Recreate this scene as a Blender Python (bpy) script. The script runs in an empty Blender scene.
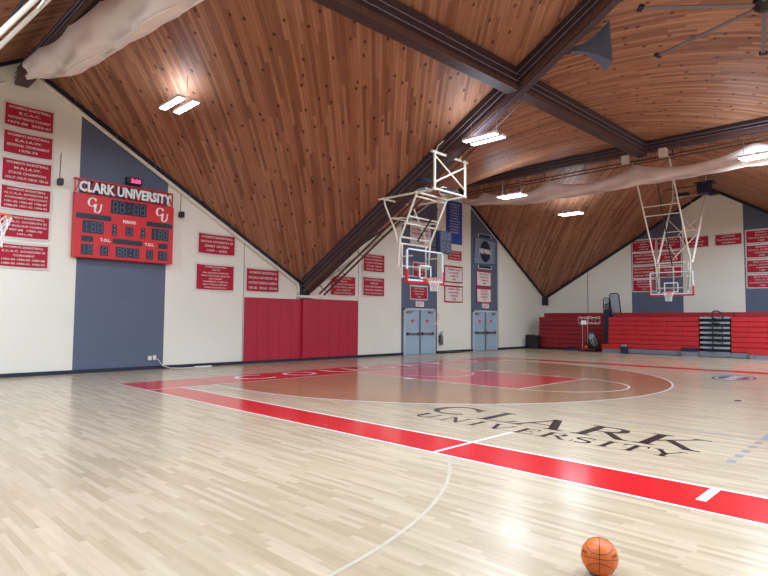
import bpy, math, random
from mathutils import Vector, Matrix
random.seed(7)
scene = bpy.context.scene
COL = scene.collection
R = math.radians

# ---------------------------------------------------------------- camera
cd = bpy.data.cameras.new('camera'); cam = bpy.data.objects.new('camera', cd); COL.objects.link(cam)
scene.camera = cam
yaw, pitch, roll = 2.34566369, 0.0587333462, 0.00698886650
f_ = Vector((math.cos(yaw)*math.cos(pitch), math.sin(yaw)*math.cos(pitch), math.sin(pitch)))
r_ = Vector((math.sin(yaw), -math.cos(yaw), 0)); u_ = r_.cross(f_)
rr = math.cos(roll)*r_ + math.sin(roll)*u_; uu = -math.sin(roll)*r_ + math.cos(roll)*u_
M = Matrix((rr, uu, -f_)).transposed().to_4x4(); M.translation = Vector((13.0764, -6.4148, 1.6442))
cam.matrix_world = M
cd.sensor_width = 36; cd.lens = 560.2/768*36; cd.clip_start = .05; cd.clip_end = 200

# ---------------------------------------------------------------- world, exposure
w = bpy.data.worlds.new('world'); scene.world = w; w.use_nodes = True
w.node_tree.nodes['Background'].inputs[0].default_value = (.6, .7, .9, 1)
w.node_tree.nodes['Background'].inputs[1].default_value = .05
scene.view_settings.view_transform = 'Standard'; scene.view_settings.look = 'None'
scene.view_settings.exposure = 1.4; scene.view_settings.gamma = 1
LAMP_W = 195           # watts per light fixture
LAMP_COL = (.80, .985, 1.16)
scene.cycles.max_bounces = 8; scene.cycles.diffuse_bounces = 5; scene.cycles.glossy_bounces = 4
scene.cycles.transparent_max_bounces = 12

# ---------------------------------------------------------------- materials
def srgb(c):
    return tuple(((v/255)/12.92 if v/255 <= .04045 else ((v/255+.055)/1.055)**2.4) for v in c) + (1,)
def mat(name, c, rough=.6, metal=0, var=.06, scale=6, coat=0, bump=0, emit=None, estr=0, spec=.5):
    m = bpy.data.materials.new(name); m.use_nodes = True; nt = m.node_tree; b = nt.nodes['Principled BSDF']
    c = srgb(c)
    tc = nt.nodes.new('ShaderNodeTexCoord'); n = nt.nodes.new('ShaderNodeTexNoise'); n.inputs['Scale'].default_value = scale
    n.inputs['Detail'].default_value = 3
    nt.links.new(tc.outputs['Object'], n.inputs['Vector'])
    r = nt.nodes.new('ShaderNodeValToRGB'); nt.links.new(n.outputs[0], r.inputs[0])
    r.color_ramp.elements[0].position = .3; r.color_ramp.elements[1].position = .7
    r.color_ramp.elements[0].color = tuple(v*(1-var) for v in c[:3])+(1,)
    r.color_ramp.elements[1].color = tuple(min(1, v*(1+var)) for v in c[:3])+(1,)
    nt.links.new(r.outputs[0], b.inputs['Base Color'])
    b.inputs['Roughness'].default_value = rough; b.inputs['Metallic'].default_value = metal
    b.inputs['Coat Weight'].default_value = coat; b.inputs['Coat Roughness'].default_value = .12
    b.inputs['Specular IOR Level'].default_value = spec
    if bump:
        bp = nt.nodes.new('ShaderNodeBump'); bp.inputs['Strength'].default_value = bump; bp.inputs['Distance'].default_value = .02
        nt.links.new(n.outputs[0], bp.inputs['Height']); nt.links.new(bp.outputs[0], b.inputs['Normal'])
    if emit:
        b.inputs['Emission Color'].default_value = srgb(emit); b.inputs['Emission Strength'].default_value = estr
    return m

def plank_mat(name, c1, c2, c3, bw, rh, rot=0, rough=.2, gap=.0006, knots=False, gapc=(90, 70, 50), grain=.35, offs=0, spec=.5):
    m = bpy.data.materials.new(name); m.use_nodes = True; nt = m.node_tree; L = nt.links; b = nt.nodes['Principled BSDF']
    N = nt.nodes.new
    tc = N('ShaderNodeTexCoord'); mp = N('ShaderNodeMapping'); mp.inputs['Rotation'].default_value = (0, 0, rot)
    sx = N('ShaderNodeSeparateXYZ'); cx = N('ShaderNodeCombineXYZ')
    L.new(tc.outputs['Object'], mp.inputs[0]); L.new(mp.outputs[0], sx.inputs[0])
    L.new(sx.outputs[0], cx.inputs[0]); L.new(sx.outputs[1], cx.inputs[1])
    # random shift per row so the end joints do not line up
    fl = N('ShaderNodeMath'); fl.operation = 'DIVIDE'; fl.inputs[1].default_value = rh; L.new(sx.outputs[1], fl.inputs[0])
    fo = N('ShaderNodeMath'); fo.operation = 'FLOOR'; L.new(fl.outputs[0], fo.inputs[0])
    wn = N('ShaderNodeTexWhiteNoise'); wn.noise_dimensions = '1D'; L.new(fo.outputs[0], wn.inputs['W'])
    ms = N('ShaderNodeMath'); ms.operation = 'MULTIPLY_ADD'; ms.inputs[1].default_value = bw*7; L.new(wn.outputs[0], ms.inputs[0]); L.new(sx.outputs[0], ms.inputs[2])
    dv = N('ShaderNodeMath'); dv.operation = 'DIVIDE'; dv.inputs[1].default_value = bw; L.new(ms.outputs[0], dv.inputs[0])
    fx = N('ShaderNodeMath'); fx.operation = 'FLOOR'; L.new(dv.outputs[0], fx.inputs[0])
    c2v = N('ShaderNodeCombineXYZ'); L.new(fx.outputs[0], c2v.inputs[0]); L.new(fo.outputs[0], c2v.inputs[1])
    w2 = N('ShaderNodeTexWhiteNoise'); w2.noise_dimensions = '3D'; L.new(c2v.outputs[0], w2.inputs['Vector'])
    ra = N('ShaderNodeValToRGB'); L.new(w2.outputs[0], ra.inputs[0]); e = ra.color_ramp.elements
    e[0].color = srgb(c1); e[1].color = srgb(c3); k = e.new(.55); k.color = srgb(c2)
    # grain streaks
    g = N('ShaderNodeTexNoise'); g.inputs['Scale'].default_value = 1; g.inputs['Detail'].default_value = 4
    gm = N('ShaderNodeMapping'); gm.inputs['Scale'].default_value = (2.2/bw, 2.2/rh, 1); L.new(mp.outputs[0], gm.inputs[0])
    ad = N('ShaderNodeVectorMath'); ad.operation = 'ADD'; L.new(gm.outputs[0], ad.inputs[0]); L.new(w2.outputs[1], ad.inputs[1])
    L.new(ad.outputs[0], g.inputs['Vector'])
    mr = N('ShaderNodeMapRange'); mr.inputs[3].default_value = 1-grain; mr.inputs[4].default_value = 1+grain*.8; L.new(g.outputs[0], mr.inputs[0])
    big = N('ShaderNodeTexNoise'); big.inputs['Scale'].default_value = .35; L.new(mp.outputs[0], big.inputs['Vector'])
    mb = N('ShaderNodeMapRange'); mb.inputs[3].default_value = .86; mb.inputs[4].default_value = 1.12; L.new(big.outputs[0], mb.inputs[0])
    mm = N('ShaderNodeMath'); mm.operation = 'MULTIPLY'; L.new(mr.outputs[0], mm.inputs[0]); L.new(mb.outputs[0], mm.inputs[1])
    # gaps
    frc = N('ShaderNodeMath'); frc.operation = 'FRACT'; L.new(fl.outputs[0], frc.inputs[0])
    lt = N('ShaderNodeMath'); lt.operation = 'LESS_THAN'; lt.inputs[1].default_value = gap/rh; L.new(frc.outputs[0], lt.inputs[0])
    frx = N('ShaderNodeMath'); frx.operation = 'FRACT'; L.new(dv.outputs[0], frx.inputs[0])
    ltx = N('ShaderNodeMath'); ltx.operation = 'LESS_THAN'; ltx.inputs[1].default_value = gap/bw; L.new(frx.outputs[0], ltx.inputs[0])
    mx = N('ShaderNodeMath'); mx.operation = 'MAXIMUM'; L.new(lt.outputs[0], mx.inputs[0]); L.new(ltx.outputs[0], mx.inputs[1])
    vm = N('ShaderNodeVectorMath'); vm.operation = 'SCALE'; L.new(ra.outputs[0], vm.inputs[0]); L.new(mm.outputs[0], vm.inputs['Scale'])
    mix = N('ShaderNodeMix'); mix.data_type = 'RGBA'; L.new(mx.outputs[0], mix.inputs[0]); L.new(vm.outputs[0], mix.inputs[6]); mix.inputs[7].default_value = srgb(gapc)
    out = mix.outputs[2]
    if knots:
        vo = N('ShaderNodeTexVoronoi'); vo.inputs['Scale'].default_value = 1; vo.voronoi_dimensions = '2D'
        km = N('ShaderNodeMapping'); km.inputs['Scale'].default_value = (1.0, 1.9, 1); L.new(mp.outputs[0], km.inputs[0]); L.new(km.outputs[0], vo.inputs['Vector'])
        kr = N('ShaderNodeMapRange'); kr.inputs[1].default_value = .04; kr.inputs[2].default_value = .085; kr.inputs[3].default_value = .85; kr.inputs[4].default_value = 0
        L.new(vo.outputs[0], kr.inputs[0])
        m2 = N('ShaderNodeMix'); m2.data_type = 'RGBA'; L.new(kr.outputs[0], m2.inputs[0]); L.new(out, m2.inputs[6]); m2.inputs[7].default_value = srgb((48, 24, 20)); out = m2.outputs[2]
    L.new(out, b.inputs['Base Color']); b.inputs['Roughness'].default_value = rough
    b.inputs['Specular IOR Level'].default_value = spec
    return m

MT = {}
MT['maple'] = plank_mat('maple_floor', (167, 147, 121), (178, 159, 133), (188, 168, 144), .72, .057, rough=.22, gap=.0012, gapc=(170, 145, 112), grain=.14)
MT['stain'] = plank_mat('stained_floor', (148, 108, 78), (158, 116, 84), (168, 125, 92), 1.05, .057, rough=.17, gap=.0012, gapc=(140, 90, 60), grain=.12)
for i, a in ((0, R(45)), (1, R(-45))):
    MT['roof%d' % i] = plank_mat('roof_boards_%s' % 'ab'[i], (134, 88, 66), (166, 114, 86), (180, 130, 100), 2.6, .09, rot=a, rough=.55, gap=.004, knots=True, gapc=(86, 50, 38), grain=.38, spec=.25)
MT['cream'] = mat('cream_wall_paint', (232, 227, 212), .65, var=.015, scale=.8)
MT['blue'] = mat('blue_grey_wall_paint', (88, 97, 118), .6, var=.04, scale=1.2)
MT['navy'] = mat('navy_vinyl', (24, 28, 52), .5)
MT['red'] = mat('red_floor_paint', (192, 28, 34), .18, var=.04, scale=1.5)
MT['keyred'] = mat('key_red_paint', (190, 44, 50), .15, var=.04, scale=1.5)
MT['whitep'] = mat('white_line_paint', (236, 230, 224), .2, var=.02)
MT['faint'] = mat('pale_line_paint', (186, 173, 155), .2, var=.04)
MT['greyp'] = mat('grey_blue_line_paint', (128, 134, 150), .25)
MT['blackp'] = mat('black_floor_paint', (36, 24, 28), .2)
MT['bluep'] = mat('blue_logo_paint', (52, 58, 128), .2)
MT['pad'] = mat('crimson_vinyl_pad', (178, 24, 52), .45, var=.05, scale=2)
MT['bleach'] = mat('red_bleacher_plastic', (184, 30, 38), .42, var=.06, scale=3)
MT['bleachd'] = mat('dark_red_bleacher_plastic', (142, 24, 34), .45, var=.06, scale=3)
MT['steel'] = mat('grey_blue_steel', (122, 126, 136), .4, .3)
MT['tread'] = mat('grey_tread', (146, 148, 156), .5)
MT['beam'] = mat('dark_glulam', (64, 46, 50), .55, var=.18, scale=5, bump=.15)
MT['beamedge'] = mat('brown_beam_edge', (88, 62, 54), .55, var=.15)
MT['pipe'] = mat('cream_white_tube', (226, 220, 204), .4)
MT['cable'] = mat('grey_cable', (112, 106, 116), .5)
MT['brownpipe'] = mat('brown_conduit', (92, 62, 52), .5)
MT['black'] = mat('black_plastic', (22, 22, 26), .45)
MT['dark'] = mat('dark_navy_case', (34, 38, 62), .4)
MT['white'] = mat('white_plastic', (236, 236, 236), .45, var=.02)
MT['signred'] = mat('scoreboard_red_enamel', (206, 30, 38), .4, var=.03)
MT['panel'] = mat('dark_display_glass', (18, 22, 42), .3)
MT['seg'] = mat('unlit_segment', (88, 102, 130), .4)
MT['ledred'] = mat('red_led', (255, 40, 90), .4, emit=(255, 40, 90), estr=2.5)
MT['bred'] = mat('crimson_banner_felt', (176, 26, 52), .85, var=.06)
MT['bwhite'] = mat('white_banner_felt', (222, 212, 206), .85, var=.03)
MT['royal'] = mat('royal_blue_board', (28, 66, 160), .5)
MT['door'] = mat('pale_blue_door_paint', (158, 180, 196), .4, var=.03)
MT['dframe'] = mat('grey_white_frame_paint', (196, 204, 210), .4)
MT['chrome'] = mat('brushed_metal', (150, 150, 150), .3, .8)
MT['cloth'] = mat('off_white_curtain_fabric', (230, 214, 208), .85, var=.05, scale=2)
MT['ballo'] = mat('orange_leather', (212, 100, 26), .45, var=.05, scale=40, bump=.3)
MT['rim'] = mat('orange_rim_paint', (222, 84, 44), .4)
MT['net'] = mat('white_net_cord', (228, 224, 220), .7)
MT['horn'] = mat('grey_speaker_shell', (92, 100, 122), .45)
MT['emblem'] = mat('pale_grey_panel', (128, 138, 156), .5)
MT['fan'] = mat('grey_fan_blade', (120, 112, 118), .45, .2)
MT['fire'] = mat('extinguisher_body', (120, 120, 126), .35, .5)
MT['mesh'] = mat('grey_mesh_panel', (150, 152, 156), .7)
MT['signp'] = mat('red_padding', (204, 30, 42), .5)
MT['bboardw'] = mat('white_board_frame', (222, 232, 244), .35)
MT['led'] = mat('led_strip', (255, 255, 255), .4, emit=(245, 246, 255), estr=6)
MT['lampbody'] = mat('white_lamp_housing', (230, 230, 235), .5)
g = bpy.data.materials.new('backboard_glass'); g.use_nodes = True; nt = g.node_tree; nt.nodes.clear()
o_ = nt.nodes.new('ShaderNodeOutputMaterial'); t_ = nt.nodes.new('ShaderNodeBsdfTransparent'); t_.inputs[0].default_value = (.93, .96, .97, 1)
gl = nt.nodes.new('ShaderNodeBsdfGlossy'); gl.inputs['Roughness'].default_value = .05
fr = nt.nodes.new('ShaderNodeFresnel'); fr.inputs[0].default_value = 1.5; mxx = nt.nodes.new('ShaderNodeMixShader')
mxx.inputs[0].default_value = .07; nt.links.new(t_.outputs[0], mxx.inputs[1]); nt.links.new(gl.outputs[0], mxx.inputs[2]); nt.links.new(mxx.outputs[0], o_.inputs[0])
MT['glass'] = g

# ---------------------------------------------------------------- helpers
class MB:
    def __init__(s): s.v = []; s.f = []; s.mi = []; s.cur = 0
    def add(s, vs, fs, T=None):
        n = len(s.v)
        s.v += [tuple(T @ Vector(v)) if T else tuple(v) for v in vs]
        s.f += [tuple(i+n for i in f) for f in fs]; s.mi += [s.cur]*len(fs); return s
    def box(s, x0, x1, y0, y1, z0, z1, T=None, bev=0):
        if bev:
            b = bev; P = []
            for z, i in ((z0, b), (z0+b, 0), (z1-b, 0), (z1, b)):
                P += [(x0+i, y0+i, z), (x1-i, y0+i, z), (x1-i, y1-i, z), (x0+i, y1-i, z)]
            F = [(3, 2, 1, 0), (12, 13, 14, 15)]
            for k in range(3):
                for j in range(4):
                    a = k*4+j; c = k*4+(j+1) % 4; F.append((a, c, c+4, a+4))
            return s.add(P, F, T)
        return s.add([(x0, y0, z0), (x1, y0, z0), (x1, y1, z0), (x0, y1, z0), (x0, y0, z1), (x1, y0, z1), (x1, y1, z1), (x0, y1, z1)],
                     [(3, 2, 1, 0), (4, 5, 6, 7), (0, 1, 5, 4), (1, 2, 6, 5), (2, 3, 7, 6), (3, 0, 4, 7)], T)
    def tube(s, pts, r, n=8, closed=False, T=None):
        pts = [Vector(p) for p in pts]; P = []; m = len(pts); up = None
        for i, p in enumerate(pts):
            a = pts[(i-1) % m] if (i or closed) else p; b = pts[(i+1) % m] if (i < m-1 or closed) else p
            d = (b-a).normalized()
            if up is None:
                up = Vector((0, 0, 1)) if abs(d.z) < .9 else Vector((1, 0, 0))
            x = d.cross(up)
            if x.length < 1e-4: x = d.cross(Vector((0, 1, .3)))
            x.normalize(); up = x.cross(d).normalized()
            rr_ = r[i] if isinstance(r, (list, tuple)) else r
            P += [p + rr_*(math.cos(2*math.pi*k/n)*x + math.sin(2*math.pi*k/n)*up) for k in range(n)]
        F = []
        for i in range(m if closed else m-1):
            j = (i+1) % m
            for k in range(n): F.append((i*n+k, i*n+(k+1) % n, j*n+(k+1) % n, j*n+k))
        if not closed: F += [tuple(range(n-1, -1, -1)), tuple((m-1)*n+k for k in range(n))]
        return s.add(P, F, T)
    def bar(s, a, b, wd, h, T=None):      # square bar from a to b
        a = Vector(a); b = Vector(b); d = (b-a).normalized(); up = Vector((0, 0, 1)) if abs(d.z) < .95 else Vector((0, 1, 0))
        x = d.cross(up).normalized()*wd/2; y = x.cross(d).normalized()*h/2
        P = [q+i*x+j*y for q in (a, b) for i, j in ((-1, -1), (1, -1), (1, 1), (-1, 1))]
        return s.add(P, [(0, 1, 2, 3), (7, 6, 5, 4), (0, 4, 5, 1), (1, 5, 6, 2), (2, 6, 7, 3), (3, 7, 4, 0)], T)
    def lathe(s, prof, n=20, T=None):     # prof: (r, z)
        P = []; F = []
        for r, z in prof: P += [(r*math.cos(2*math.pi*k/n), r*math.sin(2*math.pi*k/n), z) for k in range(n)]
        for i in range(len(prof)-1):
            for k in range(n): F.append((i*n+k, i*n+(k+1) % n, (i+1)*n+(k+1) % n, (i+1)*n+k))
        return s.add(P, F, T)
    def prism(s, poly, t, T=None):        # poly in xy, extruded from z=0 to t
        n = len(poly); P = [(x, y, 0) for x, y in poly]+[(x, y, t) for x, y in poly]
        F = [tuple(range(n-1, -1, -1)), tuple(range(n, 2*n))]+[(i, (i+1) % n, (i+1) % n+n, i+n) for i in range(n)]
        return s.add(P, F, T)
    def build(s, name, m, parent=None, smooth=False, **props):
        me = bpy.data.meshes.new(name); me.from_pydata([tuple(v) for v in s.v], [], s.f)
        for q in (m if isinstance(m, (list, tuple)) else [m]): me.materials.append(MT[q])
        for p_, i in zip(me.polygons, s.mi): p_.material_index = i
        me.validate(); me.update()
        if smooth:
            for p_ in me.polygons: p_.use_smooth = True
        o = bpy.data.objects.new(name, me); COL.objects.link(o); o.parent = parent
        for k, v in props.items(): o[k] = v
        return o
def tag(o, label, cat, group=None):
    o['label'] = label; o['category'] = cat
    if group: o['group'] = group
    return o
def thing(name, label, cat, loc=(0, 0, 0), rz=0, group=None):
    o = bpy.data.objects.new(name, None); COL.objects.link(o); o.location = loc; o.rotation_euler = (0, 0, rz); o.empty_display_size = .2
    return tag(o, label, cat, group)
def dup(o, parent=None):
    c = o.copy(); COL.objects.link(c); c.parent = parent
    for ch in list(o.children): dup(ch, c)
    return c
def wallW(y, z): return (-5.4, y, z)      # things built facing local -y; rz=90 deg faces +X
RW = R(90)
_tc = {}
def text_geo(body, bold=0, res=2):
    key = (body, bold)
    if key in _tc: return _tc[key]
    cu = bpy.data.curves.new('t', 'FONT'); cu.body = body; cu.size = 1; cu.offset = bold; cu.resolution_u = res; cu.fill_mode = 'FRONT'
    ob = bpy.data.objects.new('t', cu); COL.objects.link(ob)
    dg = bpy.context.evaluated_depsgraph_get(); me = bpy.data.meshes.new_from_object(ob.evaluated_get(dg))
    vs = [tuple(v.co) for v in me.vertices]; fs = [tuple(p.vertices) for p in me.polygons]
    bpy.data.objects.remove(ob); bpy.data.meshes.remove(me); bpy.data.curves.remove(cu)
    _tc[key] = (vs, fs); return vs, fs
def fit_text(mb, body, cx, cz, wd, h, y=-.01, bold=.01, T=None, flat=False):
    vs, fs = text_geo(body, bold)
    if not vs: return
    x0 = min(v[0] for v in vs); x1 = max(v[0] for v in vs); z0 = min(v[1] for v in vs); z1 = max(v[1] for v in vs)
    sx = wd/(x1-x0) if wd else h/(z1-z0); sz = h/(z1-z0)
    if flat: P = [(cx+(v[0]-(x0+x1)/2)*sx, cz+(v[1]-(z0+z1)/2)*sz, y) for v in vs]
    else: P = [(cx+(v[0]-(x0+x1)/2)*sx, y, cz+(v[1]-(z0+z1)/2)*sz) for v in vs]
    mb.add(P, fs, T)

# serif glyphs as flat polygons in a unit-high box; returns (polys, width)
def arcs(cx, cy, rx, ry, a0, a1, t0, t1, n=14):   # ring band thick at the sides (t0) and thin at top/bottom (t1)
    out = []
    for i in range(n):
        q = []
        for a in (a0+(a1-a0)*i/n, a0+(a1-a0)*(i+1)/n):
            t = t1+(t0-t1)*abs(math.cos(R(a)))**1.5
            q.append(((cx+rx*math.cos(R(a)), cy+ry*math.sin(R(a))), (cx+(rx-t)*math.cos(R(a)), cy+(ry-min(t, .06+t*.3))*math.sin(R(a)))))
        out.append([q[0][0], q[1][0], q[1][1], q[0][1]])
    return out
def stk(x0, y0, x1, y1, w_): return [(x0-w_/2, y0), (x0+w_/2, y0), (x1+w_/2, y1), (x1-w_/2, y1)]
def srf(x, y, w_=.22, h=.05): return [(x-w_/2, y), (x+w_/2, y), (x+w_/2*.7, y+h), (x-w_/2*.7, y+h)]
def hb(x0, x1, y, h=.05): return [(x0, y), (x1, y), (x1, y+h), (x0, y+h)]
TH = .17; TN = .07
G = {
 'C': (arcs(.52, .5, .5, .52, 42, 318, TH, TN)+[[(.88, .62), (.94, .62), (.92, .98), (.86, .86)]], 1.0),
 'L': ([stk(.2, 0, .2, 1, TH), srf(.2, .95, .42), hb(.02, .8, 0), [(.72, .05), (.8, .05), (.86, .3), (.8, .3)]], .88),
 'A': ([stk(.12, 0, .5, 1, TN), stk(.86, 0, .48, 1, TH), hb(.25, .72, .32), srf(.12, 0, .3), srf(.86, 0, .38)], 1.02),
 'R': ([stk(.2, 0, .2, 1, TH), srf(.2, 0, .42), hb(.02, .5, .95), hb(.2, .5, .48)]+arcs(.48, .74, .32, .26, -90, 90, TH, TN)+[stk(.92, 0, .5, .5, TH), srf(.95, 0, .26)], 1.08),
 'K': ([stk(.2, 0, .2, 1, TH), srf(.2, 0, .42), srf(.2, .95, .42), stk(.28, .42, .85, 1, TN), srf(.85, .95, .34), stk(.92, 0, .44, .58, TH), srf(.94, 0, .32)], 1.12),
 'U': ([stk(.18, .3, .18, 1, TH), srf(.18, .95, .4), stk(.82, .3, .82, 1, TN), srf(.82, .95, .3)]+arcs(.47, .34, .375, .36, 180, 360, TH*.8, TN), 1.0),
 'N': ([stk(.15, 0, .15, 1, TN), srf(.15, 0, .3), stk(.85, 0, .85, 1, TN), srf(.85, .95, .3), stk(.85, 0, .2, 1, TH), srf(.1, .95, .2)], 1.0),
 'I': ([stk(.2, 0, .2, 1, TH), srf(.2, 0, .42), srf(.2, .95, .42)], .42),
 'V': ([stk(.5, 0, .14, 1, TH), stk(.52, 0, .86, 1, TN), srf(.14, .95, .38), srf(.86, .95, .3)], 1.0),
 'E': ([stk(.2, 0, .2, 1, TH), hb(.02, .72, 0), hb(.02, .7, .95), hb(.2, .58, .48), [(.66, .05), (.72, .05), (.77, .26), (.72, .26)], [(.64, .95), (.7, .95), (.7, .76), (.66, .76)], [(.54, .4), (.58, .4), (.58, .62), (.54, .62)]], .8),
 'S': (arcs(.38, .73, .32, .27, 60, 250, TH*.8, TN)+arcs(.4, .27, .34, .27, -120, 80, TH*.8, TN)+[[(.12, .62), (.26, .66), (.68, .38), (.56, .34)], [(.6, .7), (.65, .7), (.64, .98), (.59, .9)], [(.08, .3), (.13, .3), (.14, .08), (.09, .02)]], .78),
 'T': ([stk(.42, 0, .42, 1, TH), srf(.42, 0, .42), hb(.04, .8, .95), [(.02, .74), (.06, .74), (.12, .95), (.04, .95)], [(.82, .74), (.78, .74), (.72, .95), (.8, .95)]], .84),
 'Y': ([stk(.48, 0, .48, .48, TH), srf(.48, 0, .42), stk(.48, .42, .14, 1, TH), stk(.5, .44, .84, 1, TN), srf(.14, .95, .36), srf(.84, .95, .28)], .98),
}
def serif(mb, ch, x0, x1, y0, h, z, vertical=False, shear=0, T=None, thick=0):
    polys, wd = G[ch]; k = (x1-x0)/wd
    for p in polys:
        a = sum(p[i][0]*p[(i+1) % len(p)][1]-p[(i+1) % len(p)][0]*p[i][1] for i in range(len(p)))
        if a < 0: p = p[::-1]
        q = [(x0+(x+shear*y)*k, y0+y*h) for x, y in p]
        if vertical: mb.add([(x, z, y) for x, y in q], [tuple(range(len(q)))], T)
        else: mb.add([(x, y, z) for x, y in q], [tuple(range(len(q)))], T)

# ---------------------------------------------------------------- the hall
XS = [-5.4, 4.65, 14.3, 23.95, 34.0]; YS = [-12.52, -2.5, 7.62, 17.7, 27.76]
ZN = [[3.2, 8.9, 2.9, 8.9, 3.2],
      [9.1, 8.7, 9.0, 9.0, 9.0],
      [3.15, 8.95, 14.6, 9.0, 2.9],
      [9.3, 9.2, 9.1, 9.1, 9.0],
      [3.25, 9.05, 2.9, 9.0, 3.2]]
def roof_z(x, y):
    i = min(max(sum(x >= v for v in XS)-1, 0), 3); j = min(max(sum(y >= v for v in YS)-1, 0), 3)
    a = (x-XS[i])/(XS[i+1]-XS[i]); b = (y-YS[j])/(YS[j+1]-YS[j])
    return ZN[j][i]*(1-a)*(1-b)+ZN[j][i+1]*a*(1-b)+ZN[j+1][i]*(1-a)*b+ZN[j+1][i+1]*a*b
mb = MB()
for j in range(4):
    for i in range(4):
        di = {(0, 2): 1, (1, 2): 1, (0, 3): 0, (1, 3): 1}[(i if i < 2 else 3-i, j if j > 1 else 3-j)]
        mb.cur = di if (i < 2) == (j > 1) else 1-di
        n = 14; P = []; F = []
        for b in range(n+1):
            for a in range(n+1):
                x = XS[i]+(XS[i+1]-XS[i])*a/n; y = YS[j]+(YS[j+1]-YS[j])*b/n
                A = a/n; B = b/n
                P.append((x, y, ZN[j][i]*(1-A)*(1-B)+ZN[j][i+1]*A*(1-B)+ZN[j+1][i]*(1-A)*B+ZN[j+1][i+1]*A*B))
        for b in range(n):
            for a in range(n): k = b*(n+1)+a; F.append((k, k+n+1, k+n+2, k+1))
        mb.add(P, F)
mb.build('ceiling', ['roof0', 'roof1'], kind='structure', smooth=True)
fl = MB().box(-5.4, 34, -12.52, 27.76, -.2, 0).build('floor', 'maple', kind='structure')

def wall(name, ax, val, cuts, cols, nrm):
    m = MB()
    cs = sorted(set([c for c in cuts]+[v for v in (YS if ax == 0 else XS)]))
    cs = [c for c in cs if (YS if ax == 0 else XS)[0] <= c <= (YS if ax == 0 else XS)[-1]]
    for a, b in zip(cs[:-1], cs[1:]):
        mid = (a+b)/2; k = 0
        for (c0, c1) in cols:
            if c0 <= mid <= c1: k = 1
        m.cur = k
        e = .12
        def pt(t, z, off): return (val+nrm*off, t, z) if ax == 0 else (t, val+nrm*off, z)
        za = roof_z(val, a) if ax == 0 else roof_z(a, val); zb = roof_z(val, b) if ax == 0 else roof_z(b, val)
        P = [pt(a, 0, 0), pt(b, 0, 0), pt(b, zb, 0), pt(a, za, 0), pt(a, 0, -e), pt(b, 0, -e), pt(b, zb, -e), pt(a, za, -e)]
        m.add(P, [(0, 1, 2, 3), (7, 6, 5, 4), (3, 2, 6, 7)])
    return m.build(name, ['cream', 'blue'], kind='structure')
wb = [(-.87, 1.9), (13.66, 16.42), (19.42, 22.13), (-9.6, -6.7)]
wall('wall_west', 0, -5.4, [c for p in wb for c in p], wb, 1)
nb = [(.3, 3.12), (6.1, 8.95), (17, 19.9), (23, 25.9)]
wall('wall_north', 1, 27.76, [c for p in nb for c in p], nb, -1)
sb = [(1, 3.9), (7, 9.9), (17, 19.9), (25, 27.9)]
wall('wall_south', 1, -12.52, [c for p in sb for c in p], sb, 1)
eb = [(-6, -3), (2, 5), (11, 14), (20, 23)]
wall('wall_east', 0, 34.0, [c for p in eb for c in p], eb, -1)
# baseboards
mb = MB()
for a, b in ((-12.52, 4.93), (4.93, 10.76), (10.76, 13.86), (16.12, 19.6), (21.96, 27.76)): mb.box(-5.4, -5.36, a, b, 0, .11)
mb.build('baseboard_west', 'navy', kind='structure')
MB().box(-5.4, 34, 27.72, 27.76, 0, .11).build('baseboard_north', 'navy', kind='structure')
# dark strips along the gables, standing for roof-edge shade on the west wall, and thin joint strips
k = 1
for seg in ((-12.52, -2.5), (-2.5, 7.62), (7.62, 17.7), (17.7, 27.76)):
    a = (-5.34, seg[0], roof_z(-5.4, seg[0])-.05); b = (-5.34, seg[1], roof_z(-5.4, seg[1])-.05)
    m = MB().bar(a, b, .08, .1); m.build('trim_%d' % k, 'navy', kind='structure'); k += 1  # dark strip in place of the thin shadow below the roof edge
for seg in ((-5.4, 4.65), (4.65, 14.3)):
    a = (seg[0], 27.7, roof_z(seg[0], 27.76)-.08); b = (seg[1], 27.7, roof_z(seg[1], 27.76)-.08)
    MB().bar(a, b, .1, .14).build('trim_%d' % k, 'navy', kind='structure'); k += 1
for y in (4.9, 10.78, 22.2):
    MB().box(-5.4, -5.39, y, y+.02, 0, roof_z(-5.4, y)).build('trim_%d' % k, 'steel', kind='structure'); k += 1
for x in (-2.42,):
    MB().box(x, x+.025, 27.745, 27.76, 0, roof_z(x, 27.76)).build('trim_%d' % k, 'dark', kind='structure'); k += 1
# corner post with dark bracket
m = MB().box(-5.4, -5.22, 27.55, 27.76, 0, 2.75); m.build('trim_%d' % k, 'cream', kind='structure'); k += 1
m = MB().box(-5.4, -5.12, 27.42, 27.76, 2.75, 3.3); m.build('trim_%d' % k, 'navy', kind='structure'); k += 1

# ---------------------------------------------------------------- court markings (paint, children of the floor)
def paint(name, polys, m, z, label=None):
    q = MB()
    for p in polys: q.add([(x, y, z+2e-5*(len(q.f) % 30)) for x, y in p], [tuple(range(len(p)))])
    o = q.build(name, m, fl)
    if label: o['label'] = label
    return o
def rect(x0, x1, y0, y1): return [(x0, y0), (x1, y0), (x1, y1), (x0, y1)]
def ring(cx, cy, r, a0, a1, wd=.05, n=48):
    return [[(cx+q*math.cos(R(t)), cy+q*math.sin(R(t))) for q, t in ((r-wd, s0), (r, s0), (r, s1), (r-wd, s1))] for s0, s1 in ((a0+(a1-a0)*i/n, a0+(a1-a0)*(i+1)/n) for i in range(n))]
CL = 28.65; CW = 15.24; BW = .87; BE = 1.8
RA = 6.82; BXc = 1.6; BYc = 7.62
pts = [(0, BYc-RA)]+[(BXc+RA*math.cos(R(t)), BYc+RA*math.sin(R(t))) for t in range(-90, 91, 3)]+[(0, BYc+RA)]
m3 = [pts]+[[(CL-x, y) for x, y in pts][::-1]]
paint('three_point_area', m3, 'stain', .0008, 'brown stained wood inside the three point line')
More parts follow.
